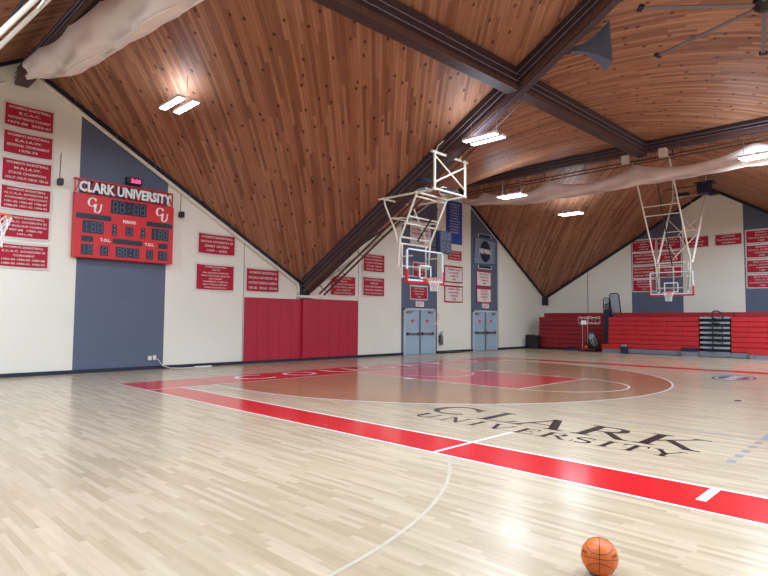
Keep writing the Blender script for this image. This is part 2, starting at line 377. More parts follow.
paint('sideline_band', [rect(-BE, CL+BE, -BW, 0), rect(-BE, CL+BE, CW, CW+BW)], 'red', .0008, 'red painted band along the sidelines')
paint('baseline_band', [rect(-BE, 0, 0, CW), rect(CL, CL+BE, 0, CW)], 'red', .0008, 'red painted band behind the baseline')
paint('free_throw_lane', [rect(0, 5.79, 5.79, 9.45), rect(CL-5.79, CL, 5.79, 9.45)], 'keyred', .0014, 'red painted free throw lane')
W_ = []
W_ += [rect(-.05, CL+.05, -.05, 0), rect(-.05, CL+.05, CW, CW+.05), rect(-.05, 0, 0, CW), rect(CL, CL+.05, 0, CW), rect(CL/2-.025, CL/2+.025, 0, CW)]
W_ += [rect(-.05, 0, -BW, -.05), rect(-BE, CL+BE, -BW-.02, -BW+.02)]
for mx_ in (0, 1):
    S = []
    S += [rect(0, 5.79, 5.79-.05, 5.79), rect(0, 5.79, 9.45, 9.5), rect(5.74, 5.79, 5.79, 9.45)]
    S += ring(5.79, BYc, 1.83, -90, 90) + ring(BXc, BYc, RA, -90, 90, n=60) + ring(BXc, BYc, 1.27, -90, 90, n=20)
    S += [rect(0, BXc, BYc-RA, BYc-RA+.05), rect(0, BXc, BYc+RA-.05, BYc+RA)]
    for x in (2.13, 2.9, 3.9, 4.8): S += [rect(x, x+(.3 if x < 2.5 else .05), 5.55, 5.74), rect(x, x+(.3 if x < 2.5 else .05), 9.5, 9.69)]
    S += [rect(8.5, 8.55, -BW+.02, -.05), rect(8.5, 8.55, 0, 1.0), rect(11.43, 11.52, -.56, -.05)]
    W_ += S if not mx_ else [[(CL-x, y) for x, y in p][::-1] for p in S]
W_ += ring(CL/2, BYc, 1.83, 0, 360)
paint('court_line', W_, 'whitep', .002, 'white painted court lines')
V = [rect(5.3, 23.3, 3.1, 3.13), rect(5.3, 23.3, 12.12, 12.15)]
paint('volleyball_line', V, 'greyp', .002, 'thin grey volleyball court lines')
D = [rect(11.25, 11.34, 1.3+i*.36, 1.44+i*.36) for i in range(5)]+[rect(11.25, 11.34, 3.12, 12.12)]
paint('attack_line', D, 'greyp', .0024, 'dashed grey blue attack line')
paint('side_court_arc', ring(4.87, -4.63, 5.42, 2, 44, wd=.035)+[rect(10.255, 10.29, -9, -4.6)], 'faint', .002, 'faint pale arc of a side court')
# lettering
mb = MB()
for i, ch in enumerate('COUGARS'):
    fit_text(mb, ch, 2.55+1.7*i, 1.0, 1.1, 1.1, y=.0026, bold=-.012, flat=True, T=Matrix.Rotation(R(90), 4, 'Z'))
mb.build('baseline_lettering', 'whitep', fl)['label'] = 'white letters reading COUGARS on the red baseline band'
# Rotation by +90 sends local +y to -X and local +x to +Y
mb = MB()
for ch, a, b in (('C', 6.28, 7.18), ('L', 7.42, 8.12), ('A', 8.08, 9.0), ('R', 9.12, 10.0), ('K', 10.02, 10.92)): serif(mb, ch, a, b, 1.6, .85, .0022)
for ch, x in zip('UNIVERSITY', (6.5, 7.08, 7.66, 7.96, 8.48, 8.9, 9.36, 9.77, 10.02, 10.4)):
    wd = G[ch][1]*.42; serif(mb, ch, x, x+wd, 1.02, .4, .0022)
mb.build('court_lettering', 'blackp', fl)['label'] = 'black serif letters reading CLARK UNIVERSITY'
mb = MB()
m2 = MB()
for p in [[(8.72+q*math.cos(R(t))*.55, 13.15+q*math.sin(R(t))*1.0) for q, t in ((.9, s0), (1, s0), (1, s0+6), (.9, s0+6))] for s0 in range(0, 360, 6)]: m2.add([(x, y, .002) for x, y in p], [(0, 1, 2, 3)])
m2.add([(8.72+.5*math.cos(R(t))*.8, 13.15+.6*math.sin(R(t)), .0021) for t in range(0, 360, 12)], [tuple(range(30))])
m2.build('floor_logo', 'bluep', fl)['label'] = 'small blue oval logo painted near the far sideline'
fit_text(mb, 'NEWMAC', 13.15, -8.72, 1.5, .34, y=.003, bold=.03, flat=True, T=Matrix.Rotation(R(90), 4, 'Z'))
mb.build('logo_lettering', 'whitep', fl)['label'] = 'white NEWMAC lettering across the floor logo'
paint('floor_plate', [rect(9.98, 10.1, 7.35, 7.6)], 'blackp', .002, 'small dark floor plate')

# ---------------------------------------------------------------- roof beams
def beam(pts, w_, h, label, drop=0, cond=None):
    t = thing('roof_beam', label, 'beam', pts[0], 0, None)
    o = Vector(pts[0]); m = MB(); e = MB(); cb = MB()
    for a, b in zip(pts[:-1], pts[1:]):
        a = Vector(a)-o; b = Vector(b)-o; dz = Vector((0, 0, -h/2-drop)); d = (b-a).normalized()
        m.bar(a+dz, b+dz, w_, h)
        for s in (-1, 1):
            x = d.cross(Vector((0, 0, 1))).normalized()*s*(w_/2+.01)
            e.bar(a+x+Vector((0, 0, -h-drop+.07)), b+x+Vector((0, 0, -h-drop+.07)), .05, .14)
            cb.tube([a+x*1.25+Vector((0, 0, -h*.35-drop)), b+x*1.25+Vector((0, 0, -h*.35-drop))], .014, 6)
            cb.tube([a+x*1.25+Vector((0, 0, -h*.62-drop)), b+x*1.25+Vector((0, 0, -h*.62-drop))], .014, 6)
    m.build('timber', 'beam', t); e.build('edge_strip', 'beamedge', t); cb.build('conduit', 'cable', t)
    return t
Z = roof_z
v1 = beam([(-5.1, 7.62, 3.48), (4.65, 7.62, 8.95), (14.3, 7.62, 14.6)], .28, .76, 'long dark beam climbing from above the crimson wall pads to the hall centre')
beam([(4.65, 7.45, 8.95), (4.65, -2.5, 8.6)], .3, .7, 'level dark beam crossing the top edge, left of the central beam joint')
beam([(4.65, 7.8, 8.95), (4.65, 17.6, 9.2)], .3, .66, 'dark beam running from the central joint down to the ridge behind the far hoop')
beam([(-5.35, 17.7, 9.28), (4.65, 17.7, 9.2), (14.3, 17.7, 9.1)], .26, .46, 'dark ridge beam above the long curtain at the right')
beam([(-5.35, -2.5, 8.78), (4.65, -2.5, 8.6), (14.3, -2.5, 9.0)], .26, .5, 'dark ridge beam above the curtain at the upper left')
beam([(14.3, 7.4, 14.6), (14.3, -12.5, 2.9)], .3, .7, 'dark beam descending overhead toward the near side wall')
beam([(14.3, 7.9, 14.6), (14.3, 27.7, 2.95)], .3, .7, 'dark beam descending toward the bleacher wall, right of the frame')
# pipe rails below the central beam
m = MB()
for dy, dz in ((.42, -.86), (.66, -.9)):
    m.tube([(.45, dy, dz+.27), (9.9, dy, dz+5.98)], .04, 6)
for q in range(9):
    x = .7+q*1.05; m.tube([(x, .42, .604*x-.86), (x, .66, .604*x-.9)], .015, 6); m.tube([(x, .42, .604*x-.86), (x, .15, .604*x-.6)], .015, 6)
t = thing('pipe_rail', 'pair of brown pipes slung beside the long climbing beam', 'pipe', (-5.2, 7.62, 3.32)); m.build('pipe', 'brownpipe', t)
# truss track under the north ridge
t = thing('curtain_track', 'thin dark steel track under the ridge beam holding the long curtain', 'track', (-5.3, 17.7, 8.48))
m = MB(); m.tube([(0, 0, 0), (19.5, 0, 0)], .03, 6); m.tube([(0, 0, -.14), (19.5, 0, -.14)], .025, 6)
for q in range(20): m.tube([(.4+q, 0, -.14), (.4+q, 0, .48)], .014, 6)
m.build('rail', 'brownpipe', t)
m = MB()
for x in (9.1, 10.6): MB().box(x, x+.3, -.2, .0, -.08, .27).build('junction_box', 'pipe', t)

# wall pipes along the west gable
t = thing('wall_pipe', 'white sprinkler pipe sloping down the gable above the scoreboard', 'pipe', (-5.32, -1.9, 8.1))
P = [(0, -.3, .58), (0, .1, .35), (0, 9.25, -4.97), (0, 9.32, -5.15), (0, 9.34, -5.42), (0, 9.9, -5.44)]
m = MB().tube(P, .065, 8); m.build('pipe', 'pipe', t)
m = MB()
for q in range(7):
    y = .8+q*1.25; m.tube([(0, y, .41-y*.582), (.02, y, .72-y*.582)], .015, 6)
m.build('hanger', 'cable', t)
t = thing('wall_pipe', 'white pipe rising along the gable between pads and double doors', 'pipe', (-5.32, 8.5, 3.1))
MB().tube([(0, 0, 0), (0, 8.8, 5.65)], .05, 8).build('pipe', 'pipe', t)
t = thing('wall_pipe', 'short white pipe on the gable at the upper left corner', 'pipe', (-5.32, -2.9, 8.25))
MB().tube([(0, 0, 0), (0, -4, -2.2)], .05, 8).build('pipe', 'pipe', t)
t = thing('wall_pipe', 'thin pale pipe down the last gable slope toward the far corner', 'pipe', (-5.34, 18.2, 8.75))
MB().tube([(0, 0, 0), (0, 9.3, -5.55)], .022, 6).build('pipe', 'pipe', t)

# ---------------------------------------------------------------- curtains gathered under the ridges
def curtain(label, x0, x1, y, ztop, zbot, wdt, peaks, amp):
    t = thing('divider_curtain', label, 'curtain', (x0, y, zbot(x0)))
    o = Vector((x0, y, zbot(x0))); m = MB(); sm = MB(); nx = 160; prof = []
    na = 13; P = []; F = []; SP = []
    for i in range(nx+1):
        x = x0+(x1-x0)*i/nx
        # scallop: distance to the nearest hanging point
        d = 9
        for a, b in zip(peaks[:-1], peaks[1:]):
            if a <= x <= b: d = (x-a)*(b-x)/((b-a)/2)**2
        zt = ztop(x)-amp*max(0, min(1, d))**.8*(ztop(x)-zbot(x))
        zb = zbot(x)
        for k in range(na):
            a = k/(na-1); ang = math.pi*a            # from near top edge round the belly to the far top edge
            yy = -math.cos(ang)*wdt*(.6+.06*math.sin(x*1.7))
            zz = zt-(zt-zb)*math.sin(ang)**.7
            fold = (.09*math.sin(x*1.7+k*1.1)+.045*math.sin(x*3.3-k*1.7))*math.sin(ang)
            P.append(Vector((x, y+yy+fold, zz+fold*.6))-o)
        SP.append(P[-na//2-1]+Vector((0, 0, -.012)))
    for i in range(nx):
        for k in range(na-1): q = i*na+k; F.append((q, q+1, q+na+1, q+na))
    m.add(P, F); c = m.build('fabric', 'cloth', t, smooth=True)
    sd = c.modifiers.new('thickness', 'SOLIDIFY'); sd.thickness = .008
    sm.tube(SP, .025, 6).build('hem_rope', 'cloth', t)
    h = MB()
    for p in peaks:
        if x0 <= p <= x1: h.tube([Vector((p, y, ztop(p)-.02))-o, Vector((p, y, ztop(p)+.35))-o], .012, 6)
    h.build('hanging_cord', 'cable', t)
    return t
curtain('long off-white curtain bundled under the ridge at the right', -4.6, 14.0, 17.7, lambda x: 8.28, lambda x: 7.36+.55*max(0, -x/4.6)**1.5+.012*max(0, x), .4,
        [-4.6, -3.2, .5, 4.4, 8.6, 14.0], .5)
curtain('off-white curtain bundled under the ridge at the upper left', -3.9, 8, -2.5, lambda x: 8.5-.12*(x+4.6), lambda x: 7.75-.5*min(1, (x+3.9)/3)-.11*(x+1), .55,
        [-3.9, -2.2, 0.0, 1.9, 3.8, 6, 8.0], .12)

# ---------------------------------------------------------------- light fixtures
def fixture():
    t = thing('light_fixture', 'x', 'ceiling light', (0, 0, 0))
    m = MB()
    for s in (-1, 1): m.box(-.58, .58, s*.2-.1, s*.2+.1, .0, .07)
    m.box(-.04, .04, -.3, .3, .07, .1); m.build('housing', 'lampbody', t)
    for s in (-1, 1): MB().box(-.56, .56, s*.2-.085, s*.2+.085, -.012, 0).build('led_strip', 'led', t)
    m = MB()
    for s in (-1, 1): m.tube([(s*.45, 0, .1), (s*.45, 0, .75)], .008, 6)
    m.build('hanging_wire', 'cable', t)
    return t
proto = fixture()
LP = [(-1.24, .26, 7.4, 'paired white light strips glowing above and right of the scoreboard'),
      (3.65, 7.45, 7.1, 'white light strips under the central beam, just right of the near hoop frame'),
      (.4, 14.3, 7.0, 'white light strips in front of the left end of the long curtain'),
      (-.15, 20.9, 7.25, 'white light strips over the far corner ceiling, above the second double door'),
      (8.83, 17.0, 7.6, 'white light strips at the right edge, in front of the long curtain'),
      (8.6, .5, 8.0, None), (17.8, .5, 8.0, None), (17.8, 7.6, 8.0, None), (17.8, 14.6, 7.0, None), (10.2, 20.9, 7.2, None), (26, .5, 7.5, None), (26, 7.6, 7.5, None),
      (26, 14.6, 7.2, None), (20, 20.9, 7.0, None), (-.5, -6.6, 7.2, None), (8.6, -6.6, 7.6, None), (17.8, -6.6, 7.6, None), (26, -6.6, 7.2, None), (26, 20.9, 7.2, None), (13.2, .5, 9.0, None), (13.2, -6.6, 8.0, None)]
lamp = bpy.data.lights.new('fixture_glow', 'AREA'); lamp.shape = 'RECTANGLE'; lamp.size = 1.1; lamp.size_y = .55; lamp.energy = LAMP_W; lamp.color = LAMP_COL[:3]; lamp.spread = R(178)
lamp_dim = lamp.copy(); lamp_dim.energy = LAMP_W*.12
glow = bpy.data.lights.new('added_roof_fill', 'AREA'); glow.shape = 'RECTANGLE'; glow.size = 1.1; glow.size_y = .5; glow.energy = LAMP_W*.04; glow.color = LAMP_COL; glow.spread = R(178)  # upward light added to each fixture to brighten the roof and curtains
glow_far = glow.copy(); glow_far.energy = LAMP_W*.16  # stronger added fill on the unseen fixtures, for a brighter roof
for i, (x, y, z, lb) in enumerate(LP):
    o = proto if i == 0 else dup(proto)
    o.location = (x, y, z)
    o['group'] = 'hall light fixtures'
    o['label'] = lb or 'paired white light strips hanging beyond the view'
    la = bpy.data.objects.new('fixture_lamp', lamp); COL.objects.link(la); la.parent = o; la.location = (0, 0, -.03)
    if i < 5: la.data = lamp_dim
    lb_ = bpy.data.objects.new('fixture_roof_fill', glow if i < 5 else glow_far); COL.objects.link(lb_); lb_.parent = o; lb_.location = (0, 0, .12); lb_.rotation_euler = (math.pi, 0, 0)

# ---------------------------------------------------------------- wall pads
t = thing('wall_pad', 'crimson padding on the wall left of the beam foot', 'pad', (-5.4, 4.95, .1), RW)
m = MB()
for q in range(5): m.box(q*.53+.004, (q+1)*.53-.004, -.06, 0, 0, 2.4, bev=.012)
m.build('panel', 'pad', t)
t = thing('wall_pad', 'crimson padding on the wall right of the beam foot', 'pad', (-5.4, 7.95, .1), RW)
m = MB()
for q in range(5): m.box(q*.56+.004, (q+1)*.56-.004, -.06, 0, 0, 2.44, bev=.012)
m.build('panel', 'pad', t)
t = thing('column_pad', 'narrow projecting crimson pad wrapped round the column under the beam', 'pad', (-5.4, 7.62, .1), RW)
MB().box(-.02-.0, .32, -.16, 0, 0, 2.42, bev=.02).build('panel', 'pad', t)
t.location = (-5.4, 7.61, .1)
t = thing('beam_shoe', 'white steel shoe seating the long beam above the pads', 'bracket', (-5.4, 7.62, 2.57), RW)
MB().box(-.3, .55, -.3, 0, 0, .09).build('plate', 'pipe', t); MB().box(-.2, .2, -.3, 0, .09, .6).build('bracket', 'black', t)

# ---------------------------------------------------------------- doors
def door(n, y0):
    t = bpy.data.objects.new('door_%d' % n, None); COL.objects.link(t); t.location = (-5.4, y0, 0); t.rotation_euler = (0, 0, RW); t['kind'] = 'structure'
    m = MB(); m.box(-.08, 0, -.08, 0, 0, 2.28); m.box(2.24, 2.32, -.08, 0, 0, 2.28); m.box(-.08, 2.32, -.08, 0, 2.2, 2.28); m.build('door_frame', 'dframe', t)
    for q in (0, 1):
        x = 0.0+q*1.12
        l = MB().box(x+.01, x+1.11, -.05, -.005, .01, 2.19, bev=.004).build('door_leaf', 'door', t)
        b = MB(); b.box(x+.1, x+1.02, -.13, -.09, .98, 1.06); b.box(x+.1, x+.2, -.13, -.05, .95, 1.09); b.box(x+.92, x+1.02, -.13, -.05, .95, 1.09)
        b.build('push_bar', 'chrome', l)
        c = MB(); c.box(x+.1+(.55*q), x+.4+(.55*q), -.11, -.05, 2.05, 2.13); c.bar((x+.2+.5*q, -.12, 2.12), (x+.55, -.2, 2.16), .03, .02); c.build('door_closer', 'chrome', l)
        s = MB(); s.box(x+.44, x+.66, -.056, -.05, 1.64, 1.72); s.box(x+.5, x+.6, -.056, -.05, 1.55, 1.62); s.build('sticker', 'signred', l)
    m = MB(); m.box(1.06, 1.18, -.075, -.05, .02, 2.19); m.build('center_mullion', 'steel', t)
    m = MB(); m.tube([(1.12-.09, -.1, 1.35), (1.12-.09, -.12, 1.5), (1.12-.09, -.1, 1.65)], .018, 6); m.build('pull_handle', 'chrome', t)
    m = MB(); m.box(-.0, 2.24, -.12, 0, 0, .012); m.build('threshold', 'chrome', t)
door(1, 13.88); door(2, 19.64)
def exit_sign(y, z, lb):
    t = thing('exit_sign', lb, 'sign', (-5.4, y, z), RW)
    MB().box(-.3, .3, -.07, 0, 0, .26, bev=.01).build('case', 'white', t)
    m = MB(); fit_text(m, 'EXIT', 0, .13, .44, .16, y=-.073, bold=.03); m.build('lettering', 'signred', t)
exit_sign(14.98, 2.37, 'small white EXIT sign with red letters above the left double doors')
exit_sign(20.8, 2.42, 'small white EXIT sign with red letters above the right double doors')
t = thing('fire_alarm', 'red fire alarm pull box on blue wall beside the left double doors', 'alarm', (-5.4, 16.27, 1.45), RW)
MB().box(-.06, .06, -.06, 0, 0, .2, bev=.01).build('case', 'signred', t); MB().box(-.04, .04, -.075, -.06, .06, .1).build('pull_lever', 'white', t)
t = thing('wall_notice', 'narrow red and white vertical notice on the cream wall above the extinguisher', 'sign', (-5.4, 16.52, 1.7), RW)
MB().box(-.05, .05, -.015, 0, 0, .42).build('plate', 'white', t); m = MB(); [m.box(-.03, .03, -.02, -.015, .05+q*.12, .12+q*.12) for q in range(3)]; m.build('print', 'signred', t)
t = thing('fire_extinguisher', 'grey fire extinguisher hanging on the wall between the double doors', 'extinguisher', (-5.26, 16.62, .42), RW)
m = MB().lathe([(0, 0), (.085, 0), (.095, .03), (.095, .45), (.06, .55), (.03, .58), (.03, .62), (0, .62)]); m.build('cylinder', 'fire', t, smooth=True)
MB().bar((-.02, 0, .64), (.14, -.02, .7), .03, .03).build('lever', 'black', t); MB().tube([(0, 0, .62), (-.12, -.04, .6), (-.14, -.06, .4), (-.12, -.06, .2)], .015, 6).build('hose', 'black', t)
MB().box(-.06, .06, .06, .14, .1, .5).build('bracket', 'black', t)
t = thing('rolled_mat', 'flat dark mat pushed against the wall under the extinguisher', 'mat', (-5.3, 16.3, 0), RW)
MB().box(0, 1.9, -.32, .02, 0, .06, bev=.015).build('mat_body', 'black', t)

# ---------------------------------------------------------------- banners
def cloth_panel(m, x0, x1, z0, z1, y, amp, ph, n=14, sag=0.0):
    P = []; F = []
    for j in range(5):
        for i in range(n+1):
            u = i/n; v = j/4
            P.append((x0+(x1-x0)*u, y-amp*(1+math.sin(u*7+ph+v)), z0+(z1-z0)*v-sag*4*u*(1-u)))
    for j in range(4):
        for i in range(n): k = j*(n+1)+i; F.append((k, k+1, k+n+2, k+n+1))
    m.add(P, F)
def banner(loc, rz, w_, h, lines, lb, group, inv=False, bord=.07, cat='banner', sag=.015, fieldm='bred', textm='bwhite', borderm='bwhite', name='banner'):
    if borderm == 'bwhite' and bord == .07:
        e = .03; bord = .052; w_ += 2*e; h += .01
        loc = (loc[0], loc[1]-e, loc[2]) if rz else (loc[0]-e, loc[1], loc[2])
    t = thing(name, lb, cat, loc, rz, group)
    ph = random.random()*6
    m = MB(); cloth_panel(m, 0, w_, 0, h, -.02, .008, ph, sag=sag); m.box(0, w_, -.035, -.005, h-.012, h+.012)
    m.build('cloth', borderm, t, smooth=False)
    m = MB(); cloth_panel(m, bord, w_-bord, bord, h-bord, -.03, .008, ph, sag=sag); m.build('field', fieldm, t)
    m = MB(); H = h-2*bord; n = len(lines); step = H/(n+.35)
    for i, s in enumerate(lines):
        z = h-bord-step*(i+.72); wmax = (w_-2*bord)*.88; wl = min(wmax, len(s)*step*.46)
        fit_text(m, s, w_/2, z, wl, step*.5, y=-.055, bold=.015)
    m.build('lettering', textm, t)
    return t
WB = "WOMEN'S BASKETBALL"; MBK = "MEN'S BASKETBALL"
LW = [(7.06, ['78', WB, 'E.C.A.C.', 'NORTHEAST REGIONAL TOURNAMENT', '1979-80  2000-01'][1:], 'top banner of the left stack, maroon, at the upper left corner'),
      (6.27, [WB, 'E.A.I.A.W.', 'REGIONAL TOURNAMENT', '1978-79'], 'second banner from the top of the left stack, REGIONAL TOURNAMENT'),
      (5.48, [WB, 'M.A.I.A.W.', 'STATE CHAMPION', '1976-77 1978-79 1980-81 1981-82'], 'third banner from the top of the left stack, STATE CHAMPION'),
      (4.70, [WB, 'N.C.A.A. DIVISION III', 'TOURNAMENT PARTICIPANT', '1981-82 1982-83 1986-87', '1988-89 1991-92 1994-95'], 'fourth banner of the left stack, level with the upper scoreboard'),
      (3.90, [WB, 'E.C.A.C. DIVISION III', 'NEW ENGLAND CHAMPION', '1987-88  1989-90', '1991-92'], 'fifth banner of the left stack, NEW ENGLAND CHAMPION'),
      (3.06, [WB, 'E.C.A.C. DIVISION III', 'TOURNAMENT', '1983-84 1984-85 1987-88', '1989-90 1990-91 1992-93'], 'lowest banner of the left stack, level with the scoreboard bottom')]
for z, ln, lb in LW: banner((-5.4, -2.88, z), RW, 1.25, .72, ln, 'crimson white-edged '+lb, 'banners stacked left of the scoreboard')
banner((-5.4, 3.02, 3.97), RW, 1.47, .79, [WB, 'NCAA DIVISION III', 'SWEET SIXTEEN', '1999 - 2000'], 'dark crimson SWEET SIXTEEN banner right of the scoreboard', 'banners right of the scoreboard')
banner((-5.4, 2.98, 2.68), RW, 1.5, .97, [WB, '1996-97', 'NEW ENGLAND CHAMPIONS', 'NCAA SECTIONAL FINALIST', 'ELITE EIGHT', 'CONFERENCE CHAMPIONS', 'MOST WINS IN HISTORY', 'SEASON RECORD 25-4'], 'crimson banner of many small lines hung under the SWEET SIXTEEN banner', 'banners right of the scoreboard')
banner((-5.4, 4.99, 2.7), RW, 1.48, .94, [WB, 'NCAA DIVISION III', 'NORTHEAST REGIONAL CHAMPION', '1981-82  1982-83  1983-84'], 'crimson banner above the left half of the crimson pads', 'banners right of the scoreboard')
banner((-5.4, 9.14, 2.72), RW, 1.46, .9, [MBK, '1986-87', 'NCAA DIVISION III RUNNER-UP', 'NORTHEAST REGIONAL CHAMPION', 'ECAC CHAMPIONS', 'SEASON RECORD 24-5'], 'crimson banner above the right end of the crimson pads', 'banners between beam foot and doors')
banner((-5.4, 11.06, 3.88), RW, 1.38, .88, [MBK, 'NCAA DIVISION III', 'NATIONAL TOURNAMENT', '1979-80 1980-81', '1982-83 1983-84'], 'upper of two crimson banners left of the near hoop', 'banners between beam foot and doors')
banner((-5.4, 11.06, 2.76), RW, 1.38, .92, [MBK, '1983-84', 'ECAC NEW ENGLAND', 'REGIONAL CHAMPIONS', 'NCAA QUARTERFINAL'], 'lower of two crimson banners left of the near hoop', 'banners between beam foot and doors')
banner((-5.4, 14.3, 2.72), RW, 1.3, .7, ['MEN\'S SOCCER', 'NCAA NORTHEAST', 'FINAL FOUR', '1996'], 'crimson banner on blue wall directly above the left double doors', 'banners around the doors')
t = banner((-5.4, 14.5, 3.85), RW, 1.0, .75, ['TENNIS', 'CHAMPIONS', '1978'], 'crimson banner seen through the near backboard glass', 'banners around the doors')
t = banner((-5.4, 14.25, 5.4), RW, 1.6, 1.3, ['BASEBALL', 'ALL TIME RECORDS', '1984 REGIONAL', 'FINALS', '1990'], 'pale record board behind the near hoop frame', 'banners around the doors', fieldm='bwhite', textm='bred', bord=.06)
banner((-5.4, 17.26, 4.92), RW, 1.26, .6, ['FIELD HOCKEY', 'ECAC CHAMPIONS', '1986 1992 1995'], 'small crimson banner under the royal blue record board', 'banners around the doors')
banner((-5.4, 17.0, 3.73), RW, 1.62, .9, ["WOMEN'S TENNIS", 'NEW ENGLAND', 'CHAMPIONS', '1980'], 'upper white banner with crimson border between the double doors', 'banners around the doors', fieldm='bwhite', textm='bred', borderm='bred')
banner((-5.4, 17.0, 2.67), RW, 1.62, .9, ["WOMEN'S TENNIS", 'NEW ENGLAND', 'CHAMPIONS', '1982'], 'lower white banner with crimson border between the double doors', 'banners around the doors', fieldm='bwhite', textm='bred', borderm='bred')
banner((-5.4, 19.92, 3.66), RW, 1.5, .9, ["MEN'S TENNIS", 'NEW ENGLAND', 'CHAMPIONS', '1988'], 'upper white crimson-edged banner on the blue stripe under the oval emblem', 'banners around the doors', fieldm='bwhite', textm='bred', borderm='bred')
banner((-5.4, 19.92, 2.72), RW, 1.5, .86, ["VOLLEYBALL", 'CONFERENCE', 'CHAMPIONS', '1991'], 'lower white crimson-edged banner just above the right double doors', 'banners around the doors', fieldm='bwhite', textm='bred', borderm='bred')
t = banner((-5.4, 17.15, 5.84), RW, 1.42, 2.34, ['ALL AMERICANS', '1957 STROUTZ', '1974 MURPHY', '1975 KIMBALL', '1977 DUDLEY', '1979 MERCER', '1980 CLOUTIER', '1983 PORTER', '1986 TREMBLAY', '1988 HANLON', '1990 REARDON', '', '', ''], 'tall royal blue record board with white lines of text', 'wall boards', fieldm='royal', borderm='royal', cat='board', name='record_board', sag=0)
NW_ = [(6.57-.76, [MBK, 'NEWMAC', 'CHAMPIONS', '1998-99']), (5.80-.76, ["MEN'S TENNIS", 'CONFERENCE', 'CHAMPIONSHIP']), (5.0-.76, ["MEN'S CROSS COUNTRY", 'STATE CHAMPION', '1984-85 1986-87']), (4.16-.7, ["MEN'S SOCCER", 'NCAA NATIONAL', 'TOURNAMENT', '1996'])]
rown = ['top', 'second', 'third', 'lowest']
for i, (z, ln) in enumerate(NW_): banner((.38, 27.76, z), 0, 1.33, .74, ln, 'crimson banner, %s of the four in the left column behind the far hoop' % rown[i], 'banners on the bleacher wall', sag=.02)
for i in range(3): banner((1.79, 27.76, NW_[i][0]), 0, 1.28, .72, [["WOMEN'S SOCCER", 'ECAC DIVISION III', 'CHAMPIONS', '1995'], ["WOMEN'S TENNIS", 'NEWMAC', 'CHAMPIONS'], ['SOFTBALL', 'REGIONAL', 'CHAMPIONS', '1986']][i], 'crimson banner, %s of the three in the inner column behind the far hoop' % rown[i], 'banners on the bleacher wall', sag=.02)
banner((3.2, 27.76, 5.8), 0, 1.27, .66, ['ROWING', 'NEW ENGLAND', 'CHAMPIONS'], 'crimson banner on cream wall partly behind the far hoop frame', 'banners on the bleacher wall')
banner((4.77, 27.76, 5.8), 0, 1.26, .66, ['LACROSSE', 'PILGRIM LEAGUE', 'CHAMPION'], 'lone crimson banner on the cream wall right of the far hoop', 'banners on the bleacher wall')
for i, (z, ln) in enumerate([(5.8, ['BASEBALL', 'E.C.A.C.', 'NEW ENGLAND FINALIST', '1984']), (5.03, ['BASEBALL', 'N.C.A.A. DIVISION III', 'TOURNAMENT', '1985']), (4.25, ['FIELD HOCKEY', 'E.C.A.C. NORTHEAST', 'CHAMPION', '1987']), (3.47, ['FIELD HOCKEY', 'M.A.I.A.W.', 'ALL-DIVISION CHAMPION', '1980'])]):
    banner((6.2, 27.76, z), 0, 1.4, .72, ln, 'crimson banner, %s of four on the blue stripe at the right edge' % rown[i], 'banners on the bleacher wall')

# oval emblem panel
t = thing('emblem_panel', 'grey panel with a dark blue NEWMAC oval on the blue stripe by the right doors', 'sign', (-5.385, 20.75, 5.7), RW)
MB().prism([(-1.05, -.75), (.95, -.65), (1.05, .62), (-.95, .72)], .05, Matrix.Rotation(R(90), 4, 'X')).build('panel', 'emblem', t)
m = MB(); m.add([(.52*math.cos(R(a)), -.06, .62*math.sin(R(a))) for a in range(0, 360, 10)], [tuple(range(36))]); m.build('oval', 'navy', t)
m = MB(); fit_text(m, 'NEWMAC', 0, 0, 1.2, .3, y=-.08, bold=.04); m.build('lettering', 'white', t)
m = MB()
for z in (.82, -1.0):
    m.box(-.62, .62, -.04, 0, z, z+.16)
m.build('name_strip', 'dark', t)
m = MB()
for z in (.8, -1.02):
    for a, b, c, d in ((-.66, -.62, z, z+.2), (.62, .66, z, z+.2), (-.66, .66, z+(.18 if z > 0 else -.0), z+(.2 if z > 0 else .03))): m.box(a, b, -.045, 0, c, d)
m.build('strip_outline', 'white', t)

# ---------------------------------------------------------------- scoreboard
t = thing('scoreboard', 'large red scoreboard with CLARK UNIVERSITY header over blank digit displays', 'scoreboard', (-5.385, -1.04, 3.5), RW)
W0, H0 = 3.15, 1.97
MB().box(0, W0, -.22, 0, 0, H0, bev=.01).build('cabinet', 'signred', t)
tr = MB()
for z in (H0+.03, H0+.5): tr.box(0, W0, -.14, -.1, z-.02, z+.02); tr.box(0, W0, -.04, 0, z-.02, z+.02)
for q in range(8):
    x = q*W0/8; tr.bar((x, -.12, H0+.03), (x+W0/16, -.12, H0+.5), .03, .03); tr.bar((x+W0/16, -.12, H0+.5), (x+W0/8, -.12, H0+.03), .03, .03); tr.box(x, x+.03, -.14, -.1, H0, H0+.5)
tr.box(W0-.03, W0, -.14, -.1, H0, H0+.5); tr.build('header_truss', 'signred', t)
m = MB(); fit_text(m, 'CLARK UNIVERSITY', W0/2+.02, H0+.27, W0-.2, .34, y=-.19, bold=.035); lt_ = m.build('header_lettering', 'white', t)
sd = lt_.modifiers.new('thick', 'SOLIDIFY'); sd.thickness = .04
